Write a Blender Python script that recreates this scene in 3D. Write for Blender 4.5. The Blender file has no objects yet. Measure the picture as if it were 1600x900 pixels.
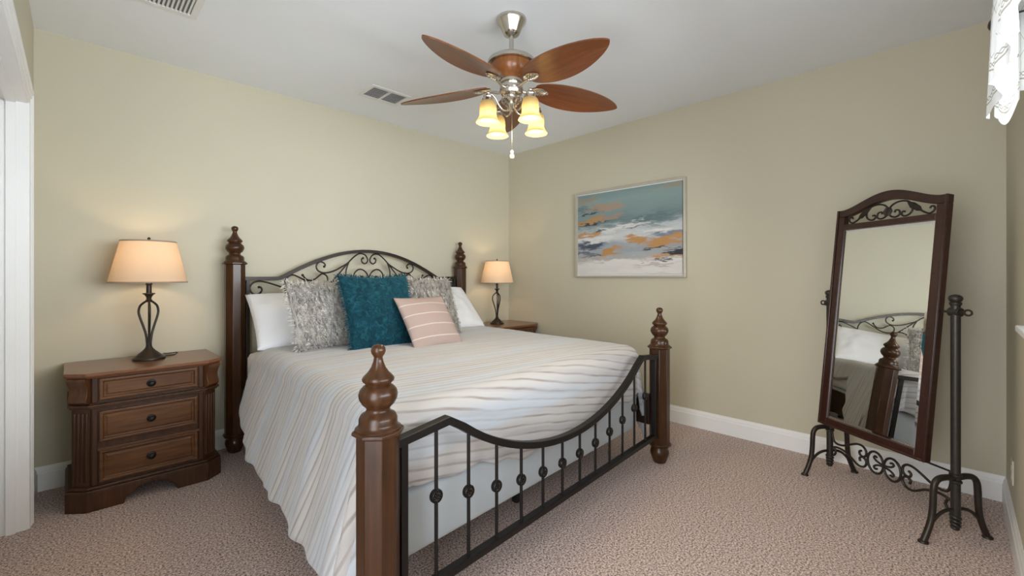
import bpy, bmesh, math, random
from mathutils import Vector, Matrix
from mathutils import noise as mnoise
R = math.radians
PI = math.pi
random.seed(7)
S = bpy.context.scene
C = S.collection

# ------------------------------------------------------------------ camera, world, lights, exposure
cam_d = bpy.data.cameras.new('camera')
cam_d.sensor_width = 36
cam_d.lens = 36 * 689.5 / 1600
cam_d.shift_y = -18 / 1600
cam_d.clip_start = 0.02
cam = bpy.data.objects.new('camera', cam_d)
C.objects.link(cam)
cam.location = (-3.543, -3.639, 1.208)
cam.rotation_euler = (R(90), 0, R(45.35 - 90))
S.camera = cam

S.view_settings.view_transform = 'Standard'
S.view_settings.look = 'None'
S.view_settings.gamma = 1
S.view_settings.use_curve_mapping = False
S.view_settings.exposure = 0.1
S.cycles.max_bounces = 14
S.cycles.diffuse_bounces = 8
S.cycles.glossy_bounces = 6
S.cycles.transmission_bounces = 8
S.cycles.transparent_max_bounces = 12
S.cycles.sample_clamp_indirect = 8

world = bpy.data.worlds.new('sky'); S.world = world
world.use_nodes = True
wb = world.node_tree.nodes['Background']
wb.inputs[0].default_value = (0.80, 0.90, 1.0, 1)
wb.inputs[1].default_value = 1.5

def area_light(name, loc, rot, sx, sy, energy, col):
    d = bpy.data.lights.new(name, 'AREA'); d.shape = 'RECTANGLE'; d.size = sx; d.size_y = sy
    d.energy = energy; d.color = col
    o = bpy.data.objects.new(name, d); C.objects.link(o); o.location = loc; o.rotation_euler = rot
    return o
WINDOW_W = 900.0
SIDE_FILL_W = 75.0
FAN_W = 6.5
LAMP_W = 2.3
# daylight coming through the window in the wall beside the camera
area_light('window_daylight', (-2.6, -6.4, 1.05), (R(90), 0, 0), 6.5, 2.2, WINDOW_W, (0.88, 0.94, 1.0))
# added fill for the right wall, through an invented opening beside the camera
area_light('added_side_fill', (-4.35, -3.25, 1.30), (R(90), 0, R(-90)), 1.5, 2.0, SIDE_FILL_W, (0.95, 0.97, 1.0))

def point_light(name, loc, energy, col, r, parent=None):
    d = bpy.data.lights.new(name, 'POINT'); d.energy = energy; d.color = col; d.shadow_soft_size = r
    o = bpy.data.objects.new(name, d); C.objects.link(o); o.location = loc
    if parent: o.parent = parent
    return o

# ------------------------------------------------------------------ helpers
class MB:
    def __init__(s): s.v = []; s.f = []; s.uv = None
    def add(s, vs, fs):
        n = len(s.v); s.v += [tuple(p) for p in vs]; s.f += [tuple(i + n for i in f) for f in fs]; return s
    def box(s, x0, x1, y0, y1, z0, z1, m=None):
        vs = [(x, y, z) for z in (z0, z1) for y in (y0, y1) for x in (x0, x1)]
        if m: vs = [m @ Vector(p) for p in vs]
        return s.add(vs, [(0, 2, 3, 1), (4, 5, 7, 6), (0, 1, 5, 4), (2, 6, 7, 3), (0, 4, 6, 2), (1, 3, 7, 5)])
    def prism(s, poly, z0, z1, m=None, poly1=None):
        """poly in xy extruded along z"""
        n = len(poly); p1 = poly1 or poly
        vs = [(p[0], p[1], z0) for p in poly] + [(p[0], p[1], z1) for p in p1]
        if m: vs = [m @ Vector(p) for p in vs]
        fs = [tuple(range(n - 1, -1, -1)), tuple(range(n, 2 * n))]
        fs += [(i, (i + 1) % n, n + (i + 1) % n, n + i) for i in range(n)]
        return s.add(vs, fs)
    def lathe(s, prof, seg=24, m=None, caps=True, phase=0.0):
        vs = []; fs = []
        for r, z in prof:
            for k in range(seg):
                a = 2 * PI * k / seg + phase
                vs.append((r * math.cos(a), r * math.sin(a), z))
        for i in range(len(prof) - 1):
            for k in range(seg):
                k2 = (k + 1) % seg
                fs.append((i * seg + k, i * seg + k2, (i + 1) * seg + k2, (i + 1) * seg + k))
        if caps:
            fs.append(tuple(range(seg - 1, -1, -1)))
            b = (len(prof) - 1) * seg; fs.append(tuple(range(b, b + seg)))
        if m: vs = [m @ Vector(p) for p in vs]
        return s.add(vs, fs)
    def tube(s, pts, r, seg=8, closed=False):
        pts = [Vector(p) for p in pts]; n = len(pts)
        rad = r if isinstance(r, (list, tuple)) else [r] * n
        T = []
        for i in range(n):
            a = pts[(i - 1) % n] if (closed or i > 0) else pts[i]
            b = pts[(i + 1) % n] if (closed or i < n - 1) else pts[i]
            t = (b - a); T.append(t.normalized() if t.length > 1e-9 else Vector((0, 0, 1)))
        ref = Vector((0, 0, 1)) if abs(T[0].z) < 0.9 else Vector((1, 0, 0))
        N = [(ref - T[0] * ref.dot(T[0])).normalized()]
        for i in range(1, n):
            q = N[-1] - T[i] * N[-1].dot(T[i])
            N.append(q.normalized() if q.length > 1e-6 else N[-1])
        vs = []
        for i in range(n):
            B = T[i].cross(N[i])
            for k in range(seg):
                a = 2 * PI * k / seg
                vs.append(pts[i] + (N[i] * math.cos(a) + B * math.sin(a)) * rad[i])
        fs = []
        for i in range(n if closed else n - 1):
            j = (i + 1) % n
            for k in range(seg):
                k2 = (k + 1) % seg
                fs.append((i * seg + k, i * seg + k2, j * seg + k2, j * seg + k))
        if not closed:
            fs.append(tuple(range(seg - 1, -1, -1))); fs.append(tuple(range((n - 1) * seg, n * seg)))
        return s.add(vs, fs)
    def bar(s, pts, w, d, normal, closed=False):
        """rectangular bar swept along pts; d along normal, w across"""
        pts = [Vector(p) for p in pts]; n = len(pts); nn = Vector(normal).normalized()
        vs = []
        for i in range(n):
            a = pts[(i - 1) % n] if (closed or i > 0) else pts[i]
            b = pts[(i + 1) % n] if (closed or i < n - 1) else pts[i]
            t1 = (pts[i] - a); t2 = (b - pts[i])
            t = (b - a).normalized()
            side = nn.cross(t).normalized()
            k = 1.0
            if t1.length > 1e-9 and t2.length > 1e-9:
                c = max(0.5, math.cos(0.5 * t1.angle(t2))); k = 1 / c
            for sx, sy in ((-1, -1), (1, -1), (1, 1), (-1, 1)):
                vs.append(pts[i] + side * (sx * w / 2 * k) + nn * (sy * d / 2))
        fs = []
        for i in range(n if closed else n - 1):
            j = (i + 1) % n
            for k in range(4):
                k2 = (k + 1) % 4
                fs.append((i * 4 + k, i * 4 + k2, j * 4 + k2, j * 4 + k))
        if not closed:
            fs.append((3, 2, 1, 0)); b = (n - 1) * 4; fs.append((b, b + 1, b + 2, b + 3))
        return s.add(vs, fs)
    def ring(s, f, a0, a1, b0, b1, w, d0, d1):
        """mitred rectangular ring; f maps (a, b, depth) to a point"""
        vs = [f(a, b, d) for d in (d0, d1) for (a, b) in ((a0, b0), (a1, b0), (a1, b1), (a0, b1), (a0 + w, b0 + w), (a1 - w, b0 + w), (a1 - w, b1 - w), (a0 + w, b1 - w))]
        fs = []
        for k in range(4):
            j = (k + 1) % 4
            fs += [(k, j, 4 + j, 4 + k), (8 + k, 12 + k, 12 + j, 8 + j), (k, 8 + k, 8 + j, j), (4 + k, 4 + j, 12 + j, 12 + k)]
        return s.add(vs, fs)
    def grid(s, fn, na, nb, uvfn=None):
        b = len(s.v)
        for i in range(na + 1):
            for j in range(nb + 1):
                s.v.append(tuple(fn(i / na, j / nb)))
        for i in range(na):
            for j in range(nb):
                s.f.append((b + i * (nb + 1) + j, b + (i + 1) * (nb + 1) + j, b + (i + 1) * (nb + 1) + j + 1, b + i * (nb + 1) + j + 1))
        return s
    def ball(s, c, r, seg=14, rings=8, sz=1.0):
        prof = [(max(1e-4, r * math.sin(PI * i / rings)), -r * sz * math.cos(PI * i / rings)) for i in range(rings + 1)]
        return s.lathe(prof, seg, Matrix.Translation(Vector(c)))
    def build(s, name, mat, parent=None, bevel=0, smooth=True, angle=35, loc=None, rot=None, fix=True):
        me = bpy.data.meshes.new(name)
        me.from_pydata(s.v, [], s.f); me.update()
        if fix:
            bm = bmesh.new(); bm.from_mesh(me); bmesh.ops.recalc_face_normals(bm, faces=bm.faces); bm.to_mesh(me); bm.free()
        if smooth:
            for p in me.polygons: p.use_smooth = True
            me.set_sharp_from_angle(angle=R(angle))
        me.materials.append(mat)
        o = bpy.data.objects.new(name, me); C.objects.link(o)
        if loc: o.location = loc
        if rot: o.rotation_euler = rot
        if parent: o.parent = parent
        if bevel:
            b = o.modifiers.new('bevel', 'BEVEL'); b.width = bevel; b.segments = 2; b.limit_method = 'ANGLE'; b.angle_limit = R(40)
        return o

def smooth_path(pts, n=6, closed=False):
    P = [Vector(p) for p in pts]; out = []; m = len(P)
    rng = range(m if closed else m - 1)
    for i in rng:
        if closed: p0, p1, p2, p3 = P[i - 1], P[i], P[(i + 1) % m], P[(i + 2) % m]
        else: p0, p1, p2, p3 = P[max(i - 1, 0)], P[i], P[i + 1], P[min(i + 2, m - 1)]
        for k in range(n):
            t = k / n
            out.append(0.5 * ((2 * p1) + (p2 - p0) * t + (2 * p0 - 5 * p1 + 4 * p2 - p3) * t * t + (3 * p1 - p0 - 3 * p2 + p3) * t ** 3))
    if not closed: out.append(P[-1])
    return out

def tag(o, label=None, cat=None, group=None, kind=None):
    if label: o['label'] = label
    if cat: o['category'] = cat
    if group: o['group'] = group
    if kind: o['kind'] = kind
    return o
def empty(name, loc, rz=0, label=None, cat=None, group=None):
    o = bpy.data.objects.new(name, None); C.objects.link(o); o.empty_display_size = 0.1
    o.location = loc; o.rotation_euler = (0, 0, rz)
    return tag(o, label, cat, group)
def struct(mb, name, mat, **k):
    return tag(mb.build(name, mat, **k), kind='structure')
def copy_tree(o, parent=None):
    c = o.copy(); C.objects.link(c); c.parent = parent
    for ch in list(o.children): copy_tree(ch, c)
    return c
def axis_m(loc, zdir, xdir=None):
    z = Vector(zdir).normalized()
    x = Vector(xdir) if xdir else (Vector((1, 0, 0)) if abs(z.x) < 0.9 else Vector((0, 1, 0)))
    x = (x - z * x.dot(z)).normalized(); y = z.cross(x)
    m = Matrix((x, y, z)).transposed().to_4x4(); m.translation = Vector(loc); return m

# ------------------------------------------------------------------ materials
class N:
    def __init__(s, name):
        s.m = bpy.data.materials.new(name); s.m.use_nodes = True
        s.t = s.m.node_tree; s.b = s.t.nodes['Principled BSDF']; s.out = s.t.nodes['Material Output']
    def n(s, typ, **k):
        nd = s.t.nodes.new(typ)
        for a, b in k.items(): setattr(nd, a, b)
        return nd
    def l(s, a, b): s.t.links.new(a, b)
    def coord(s, kind='Object', scale=(1, 1, 1), rot=(0, 0, 0)):
        tc = s.n('ShaderNodeTexCoord'); mp = s.n('ShaderNodeMapping')
        mp.inputs['Scale'].default_value = scale; mp.inputs['Rotation'].default_value = rot
        s.l(tc.outputs[kind], mp.inputs[0]); return mp.outputs[0]
    def noise(s, vec, scale=5, detail=4, rough=0.5, dist=0):
        nd = s.n('ShaderNodeTexNoise'); nd.inputs['Scale'].default_value = scale; nd.inputs['Detail'].default_value = detail
        nd.inputs['Roughness'].default_value = rough; nd.inputs['Distortion'].default_value = dist
        if vec is not None: s.l(vec, nd.inputs['Vector'])
        return nd.outputs[0]
    def ramp(s, fac, stops, interp='LINEAR'):
        nd = s.n('ShaderNodeValToRGB'); cr = nd.color_ramp; cr.interpolation = interp
        while len(cr.elements) < len(stops): cr.elements.new(0.5)
        for e, (p, c) in zip(cr.elements, stops): e.position = p; e.color = (*c, 1) if len(c) == 3 else c
        s.l(fac, nd.inputs[0]); return nd.outputs[0]
    def mix(s, fac, a, b):
        nd = s.n('ShaderNodeMix', data_type='RGBA')
        for i, v in ((0, fac), (6, a), (7, b)):
            if isinstance(v, (int, float)): nd.inputs[i].default_value = v
            elif isinstance(v, tuple): nd.inputs[i].default_value = (*v, 1)
            else: s.l(v, nd.inputs[i])
        return nd.outputs[2]
    def math(s, op, a, b=0.0, c=0.0):
        nd = s.n('ShaderNodeMath', operation=op)
        for i, v in enumerate((a, b, c)):
            if isinstance(v, (int, float)): nd.inputs[i].default_value = v
            else: s.l(v, nd.inputs[i])
        return nd.outputs[0]
    def bump(s, h, strength=0.3, dist=0.01):
        nd = s.n('ShaderNodeBump'); nd.inputs['Strength'].default_value = strength; nd.inputs['Distance'].default_value = dist
        s.l(h, nd.inputs['Height']); s.l(nd.outputs[0], s.b.inputs['Normal']); return nd
    def set(s, col=None, rough=None, metal=None, spec=None, **k):
        if col is not None:
            if isinstance(col, tuple): s.b.inputs['Base Color'].default_value = (*col, 1)
            else: s.l(col, s.b.inputs['Base Color'])
        if rough is not None: s.b.inputs['Roughness'].default_value = rough
        if metal is not None: s.b.inputs['Metallic'].default_value = metal
        if spec is not None: s.b.inputs['Specular IOR Level'].default_value = spec
        for a, b in k.items(): s.b.inputs[a].default_value = b
        return s

def paint(name, col, rough=0.6, tex=0.12, scale=140):
    n = N(name); v = n.coord()
    c = n.mix(n.noise(v, 3, 2), tuple(x * 0.985 for x in col), tuple(min(1, x * 1.015) for x in col))
    n.set(c, rough, spec=0.3); n.bump(n.noise(v, scale, 3), tex, 0.002); return n.m
def plain(name, col, rough=0.5, metal=0.0, var=0.12, scale=30, bump=0.05):
    n = N(name); v = n.coord()
    n.set(n.mix(n.noise(v, scale, 3), tuple(x * (1 - var) for x in col), tuple(min(1, x * (1 + var)) for x in col)), rough, metal)
    if bump: n.bump(n.noise(v, scale * 4, 2), bump, 0.002)
    return n.m
def wood(name, c0, c1, scale=(30, 30, 2.2), rough=0.32, coat=0.3, blot=None):
    n = N(name); v = n.coord('Object', scale)
    g = n.noise(v, 1.6, 6, 0.6, 0.4)
    col = n.ramp(g, [(0.28, c0), (0.72, c1)])
    b = n.noise(n.coord('Object', (1, 1, 1)), 5, 3)
    col = n.mix(n.math('MULTIPLY', b, 0.55), col, blot or tuple(x * 0.55 for x in c0))
    n.set(col, rough, spec=0.32); n.b.inputs['Coat Weight'].default_value = coat; n.b.inputs['Coat Roughness'].default_value = 0.22
    n.bump(g, 0.08, 0.002); return n.m

M = {}
M['wall'] = paint('wall_paint', (0.535, 0.500, 0.385))
M['ceiling'] = paint('ceiling_paint', (0.78, 0.81, 0.84), 0.8, 0.18, 90)
M['trim'] = paint('white_trim_paint', (0.80, 0.80, 0.79), 0.35, 0.02)
M['white_metal'] = plain('white_enamel', (0.72, 0.72, 0.71), 0.45, var=0.03)
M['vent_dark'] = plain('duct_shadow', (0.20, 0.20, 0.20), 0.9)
M['post'] = wood('bed_wood', (0.026, 0.009, 0.003), (0.088, 0.034, 0.010), rough=0.30, coat=0.12)
M['ns_wood'] = wood('nightstand_wood', (0.070, 0.026, 0.009), (0.205, 0.090, 0.034), (2.2, 30, 30), 0.33, 0.15)
M['ns_top'] = wood('nightstand_top_wood', (0.16, 0.062, 0.026), (0.27, 0.115, 0.05), (2.0, 30, 30), 0.28, 0.4)
M['ns_dark'] = wood('nightstand_dark_wood', (0.040, 0.016, 0.007), (0.105, 0.042, 0.017), (30, 30, 2.2), 0.34, 0.15)
M['ns_corbel'] = wood('nightstand_corbel_wood', (0.065, 0.024, 0.009), (0.165, 0.066, 0.026), (30, 30, 2.2), 0.3, 0.25)
M['cherry'] = wood('mirror_wood', (0.026, 0.009, 0.006), (0.060, 0.020, 0.013), rough=0.3, coat=0.35)
M['rail_wood'] = wood('rail_wood', (0.022, 0.011, 0.007), (0.045, 0.022, 0.014), (2, 30, 30), 0.4)
M['blade'] = wood('fan_blade_wood', (0.105, 0.030, 0.010), (0.225, 0.075, 0.024), (2.0, 34, 34), 0.3, 0.35)
M['housing'] = wood('fan_housing_wood', (0.20, 0.065, 0.018), (0.36, 0.135, 0.038), (34, 34, 3), 0.3, 0.4)
M['iron'] = plain('black_iron', (0.016, 0.014, 0.013), 0.42, 0.6, 0.2, 60)
M['pewter'] = plain('dark_pewter', (0.045, 0.040, 0.033), 0.42, 0.6, 0.2, 60)
M['headiron'] = plain('headboard_iron', (0.028, 0.022, 0.017), 0.38, 0.5, 0.2, 60)
M['bronze'] = plain('dark_bronze', (0.040, 0.031, 0.024), 0.4, 0.6, 0.25, 50)
M['nickel'] = plain('brushed_nickel', (0.56, 0.52, 0.46), 0.24, 1.0, 0.06, 40, 0.02)
M['outlet'] = plain('outlet_plastic', (0.62, 0.57, 0.46), 0.4, var=0.02)
M['black'] = plain('black_plastic', (0.012, 0.012, 0.012), 0.5)
M['bulb_socket'] = plain('socket_brass', (0.35, 0.24, 0.09), 0.35, 0.9)

def carpet():
    n = N('carpet_pile'); v = n.coord()
    fine = n.noise(v, 260, 2, 0.6); mid = n.noise(v, 118, 2, 0.6); big = n.noise(v, 2.2, 3)
    mixv = n.math('ADD', n.math('MULTIPLY', fine, 0.40), n.math('MULTIPLY', mid, 0.60))
    col = n.ramp(mixv, [(0.41, (0.055, 0.036, 0.032)), (0.455, (0.34, 0.25, 0.225)), (0.52, (0.56, 0.435, 0.395)), (0.60, (0.86, 0.73, 0.67))])
    col = n.mix(n.math('MULTIPLY', big, 0.25), col, (0.46, 0.335, 0.29))
    n.set(col, 0.95, spec=0.1)
    n.b.inputs['Sheen Weight'].default_value = 0.15
    n.bump(mixv, 0.35, 0.006); return n.m
M['carpet'] = carpet()

def fabric(name, col, var=0.05, weave=700, rough=0.9, bump=0.15, col2=None):
    n = N(name); v = n.coord()
    w = n.noise(v, weave, 2)
    c = n.mix(w, tuple(x * (1 - var) for x in col), col2 or tuple(min(1, x * (1 + var)) for x in col))
    n.set(c, rough, spec=0.15); n.b.inputs['Sheen Weight'].default_value = 0.2
    n.bump(n.math('ADD', n.math('MULTIPLY', w, 0.3), n.noise(v, 18, 3)), bump, 0.006); return n.m
M['sheet'] = fabric('white_cotton', (0.78, 0.785, 0.81), 0.02)
M['boxspring'] = fabric('box_spring_cloth', (0.48, 0.525, 0.56), 0.03)

def duvet_mat():
    n = N('striped_duvet'); tc = n.n('ShaderNodeTexCoord')
    sep = n.n('ShaderNodeSeparateXYZ'); n.l(tc.outputs['UV'], sep.inputs[0])
    wob = n.noise(n.coord('UV', (1, 1, 1)), 3.0, 2)
    t = n.math('ADD', n.math('ADD', sep.outputs[1], n.math('MULTIPLY', sep.outputs[0], -0.17)), n.math('MULTIPLY', wob, 0.025))
    # two stripe families of different pitch: broad soft taupe bands and thin darker pin tucks
    a = n.math('SINE', n.math('MULTIPLY', t, 2 * PI / 0.088))
    b = n.math('SINE', n.math('MULTIPLY', t, 2 * PI / 0.0385))
    sa = n.ramp(a, [(0.50, (0, 0, 0)), (0.85, (1, 1, 1))])
    sb = n.ramp(b, [(0.55, (0, 0, 0)), (0.95, (1, 1, 1))])
    big = n.noise(n.coord('UV', (0.6, 9, 1)), 2.0, 2)
    fa = n.math('MULTIPLY', sa, n.ramp(big, [(0.35, (0.2, 0.2, 0.2)), (0.65, (1, 1, 1))]))
    zone = n.ramp(n.noise(n.coord('UV', (0.15, 4.2, 1)), 2.0, 1), [(0.42, (0, 0, 0)), (0.56, (1, 1, 1))])
    base = n.mix(zone, (0.455, 0.485, 0.525), (0.475, 0.452, 0.435))
    c = n.mix(n.math('MULTIPLY', fa, 0.60), base, (0.35, 0.335, 0.345))
    vary = n.ramp(n.noise(n.coord('UV', (0.5, 14, 1)), 2.0, 2), [(0.35, (0.40, 0.40, 0.40)), (0.60, (1, 1, 1))])
    sb = n.math('MULTIPLY', sb, vary)
    c = n.mix(n.math('MULTIPLY', sb, n.math('ADD', 0.42, n.math('MULTIPLY', zone, 0.40))), c, (0.215, 0.172, 0.150))
    lint = n.noise(n.coord('UV'), 260, 2)
    c = n.mix(n.math('MULTIPLY', lint, 0.15), c, (0.66, 0.66, 0.67))
    n.set(c, 0.92, spec=0.12); n.b.inputs['Sheen Weight'].default_value = 0.25
    crk = n.noise(n.coord('UV', (3, 60, 1)), 1.0, 3)
    h = n.math('ADD', n.math('MULTIPLY', b, -0.35), n.math('ADD', n.math('MULTIPLY', crk, 1.0), n.math('MULTIPLY', lint, 0.35)))
    n.bump(h, 0.28, 0.006); return n.m
M['duvet'] = duvet_mat()

def fur_mat():
    n = N('grey_fur'); v = n.coord('Object', (1, 1, 0.28))
    g = n.noise(v, 75, 3, 0.65, 0.6)
    c = n.ramp(g, [(0.34, (0.15, 0.14, 0.135)), (0.45, (0.44, 0.415, 0.39)), (0.58, (0.68, 0.65, 0.61))])
    n.set(c, 0.95, spec=0.1); n.bump(g, 0.8, 0.012); return n.m
M['fur'] = fur_mat()
def teal_mat():
    n = N('teal_plush'); v = n.coord('Object', (1, 1, 1))
    g = n.noise(v, 26, 3, 0.5, 1.6); f = n.noise(v, 180, 2)
    c = n.ramp(g, [(0.35, (0.002, 0.022, 0.036)), (0.52, (0.003, 0.038, 0.058)), (0.68, (0.010, 0.068, 0.092))])
    n.set(c, 0.85, spec=0.15); n.b.inputs['Sheen Weight'].default_value = 0.25; n.b.inputs['Sheen Tint'].default_value = (0.2, 0.6, 0.75, 1)
    n.bump(n.math('ADD', g, n.math('MULTIPLY', f, 0.25)), 0.7, 0.012); return n.m
M['teal'] = teal_mat()
M['teal_back'] = fabric('teal_back_cloth', (0.36, 0.36, 0.31), 0.08)
def pink_mat():
    n = N('pink_woven'); tc = n.n('ShaderNodeTexCoord'); sep = n.n('ShaderNodeSeparateXYZ'); n.l(tc.outputs['Object'], sep.inputs[0])
    z = n.math('ADD', sep.outputs[2], n.math('MULTIPLY', n.noise(n.coord(), 9, 2), 0.006))
    s = n.math('SINE', n.math('MULTIPLY', n.math('ADD', z, 0.030), 2 * PI / 0.082))
    line = n.ramp(s, [(0.955, (0, 0, 0)), (0.975, (1, 1, 1))])
    w = n.noise(n.coord('Object', (1, 1, 3)), 240, 2)
    c = n.mix(w, (0.345, 0.262, 0.238), (0.405, 0.318, 0.292))
    c = n.mix(line, c, (0.53, 0.475, 0.45))
    n.set(c, 0.9, spec=0.12); n.bump(n.math('ADD', n.math('MULTIPLY', w, 0.4), line), 0.3, 0.004); return n.m
M['pink'] = pink_mat()

def shade_mat(name, col, trans, refl=None):
    n = N(name); v = n.coord()
    d = n.n('ShaderNodeBsdfDiffuse'); t = n.n('ShaderNodeBsdfTranslucent'); mx = n.n('ShaderNodeMixShader')
    c = n.mix(n.noise(n.coord('Object', (1, 1, 6)), 160, 2), tuple(x * 0.93 for x in col), col)
    n.l(c, t.inputs[0]); mx.inputs[0].default_value = trans
    if refl: d.inputs[0].default_value = (*refl, 1)
    else: n.l(c, d.inputs[0])
    n.l(d.outputs[0], mx.inputs[1]); n.l(t.outputs[0], mx.inputs[2]); n.l(mx.outputs[0], n.out.inputs[0]); return n.m
M['linen'] = shade_mat('linen_shade', (0.74, 0.57, 0.41), 0.24)
M['glass_shade'] = shade_mat('frosted_glass', (0.62, 0.50, 0.27), 0.066, (0.12, 0.095, 0.05))
M['shade_trim'] = fabric('shade_trim_cloth', (0.33, 0.25, 0.18), 0.05)
def emit(name, col, s):
    n = N(name); e = n.n('ShaderNodeEmission'); e.inputs[0].default_value = (*col, 1); e.inputs[1].default_value = s
    n.l(e.outputs[0], n.out.inputs[0]); return n.m
M['bulb'] = emit('lit_bulb', (1.0, 0.80, 0.48), 4)

def mirror_mat():
    n = N('mirror_silver'); n.set((0.86, 0.87, 0.855), 0.0, 1.0)
    v = n.coord(); n.set(n.mix(n.noise(v, 3, 1), (0.85, 0.86, 0.845), (0.87, 0.88, 0.865))); return n.m
M['mirror'] = mirror_mat()
def pane_mat():
    n = N('window_pane'); t = n.n('ShaderNodeBsdfTransparent'); g = n.n('ShaderNodeBsdfGlossy'); g.inputs[1].default_value = 0.02
    f = n.n('ShaderNodeFresnel'); f.inputs[0].default_value = 1.45; mx = n.n('ShaderNodeMixShader')
    n.l(f.outputs[0], mx.inputs[0]); n.l(t.outputs[0], mx.inputs[1]); n.l(g.outputs[0], mx.inputs[2]); n.l(mx.outputs[0], n.out.inputs[0]); return n.m
M['pane'] = pane_mat()

def sheer_mat():
    """white sheer with a diamond trellis of beige thread, knots at the crossings, a braid near the hem (v = 0)"""
    n = N('embroidered_sheer'); tc = n.n('ShaderNodeTexCoord'); sep = n.n('ShaderNodeSeparateXYZ'); n.l(tc.outputs['UV'], sep.inputs[0])
    u, v = sep.outputs[0], sep.outputs[1]
    def fam(sgn):
        q = n.math('ADD', n.math('MULTIPLY', u, 8.0), n.math('MULTIPLY', v, 6.0 * sgn))
        return n.math('ABSOLUTE', n.math('SUBTRACT', n.math('FRACT', q), 0.5))
    a, b = fam(1), fam(-1)
    la = n.math('LESS_THAN', a, 0.012); lb = n.math('LESS_THAN', b, 0.012)
    kn = n.math('MULTIPLY', n.math('LESS_THAN', a, 0.04), n.math('LESS_THAN', b, 0.04))
    body = n.math('GREATER_THAN', v, 0.085)
    tre = n.math('MULTIPLY', n.math('MAXIMUM', n.math('MULTIPLY', n.math('MAXIMUM', la, lb), 0.6), kn), body)
    w = n.math('MULTIPLY', n.math('SINE', n.math('MULTIPLY', u, 2 * PI / 0.034)), 0.0065)
    br1 = n.math('LESS_THAN', n.math('ABSOLUTE', n.math('SUBTRACT', n.math('ADD', v, w), 0.062)), 0.0022)
    br2 = n.math('LESS_THAN', n.math('ABSOLUTE', n.math('SUBTRACT', n.math('SUBTRACT', v, w), 0.062)), 0.0022)
    br3 = n.math('LESS_THAN', n.math('ABSOLUTE', n.math('SUBTRACT', v, 0.044)), 0.003)
    fac = n.math('MAXIMUM', tre, n.math('MULTIPLY', n.math('MAXIMUM', n.math('MAXIMUM', br1, br2), br3), 0.85))
    c = n.mix(fac, (0.88, 0.89, 0.89), (0.36, 0.32, 0.24))
    d = n.n('ShaderNodeBsdfDiffuse'); t = n.n('ShaderNodeBsdfTranslucent'); tr = n.n('ShaderNodeBsdfTransparent')
    n.l(c, d.inputs[0]); n.l(c, t.inputs[0]); m1 = n.n('ShaderNodeMixShader'); m1.inputs[0].default_value = 0.05
    m2 = n.n('ShaderNodeMixShader'); m2.inputs[0].default_value = 0.02
    n.l(d.outputs[0], m1.inputs[1]); n.l(t.outputs[0], m1.inputs[2]); n.l(m1.outputs[0], m2.inputs[1]); n.l(tr.outputs[0], m2.inputs[2])
    n.l(m2.outputs[0], n.out.inputs[0]); return n.m
M['sheer'] = sheer_mat()

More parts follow.
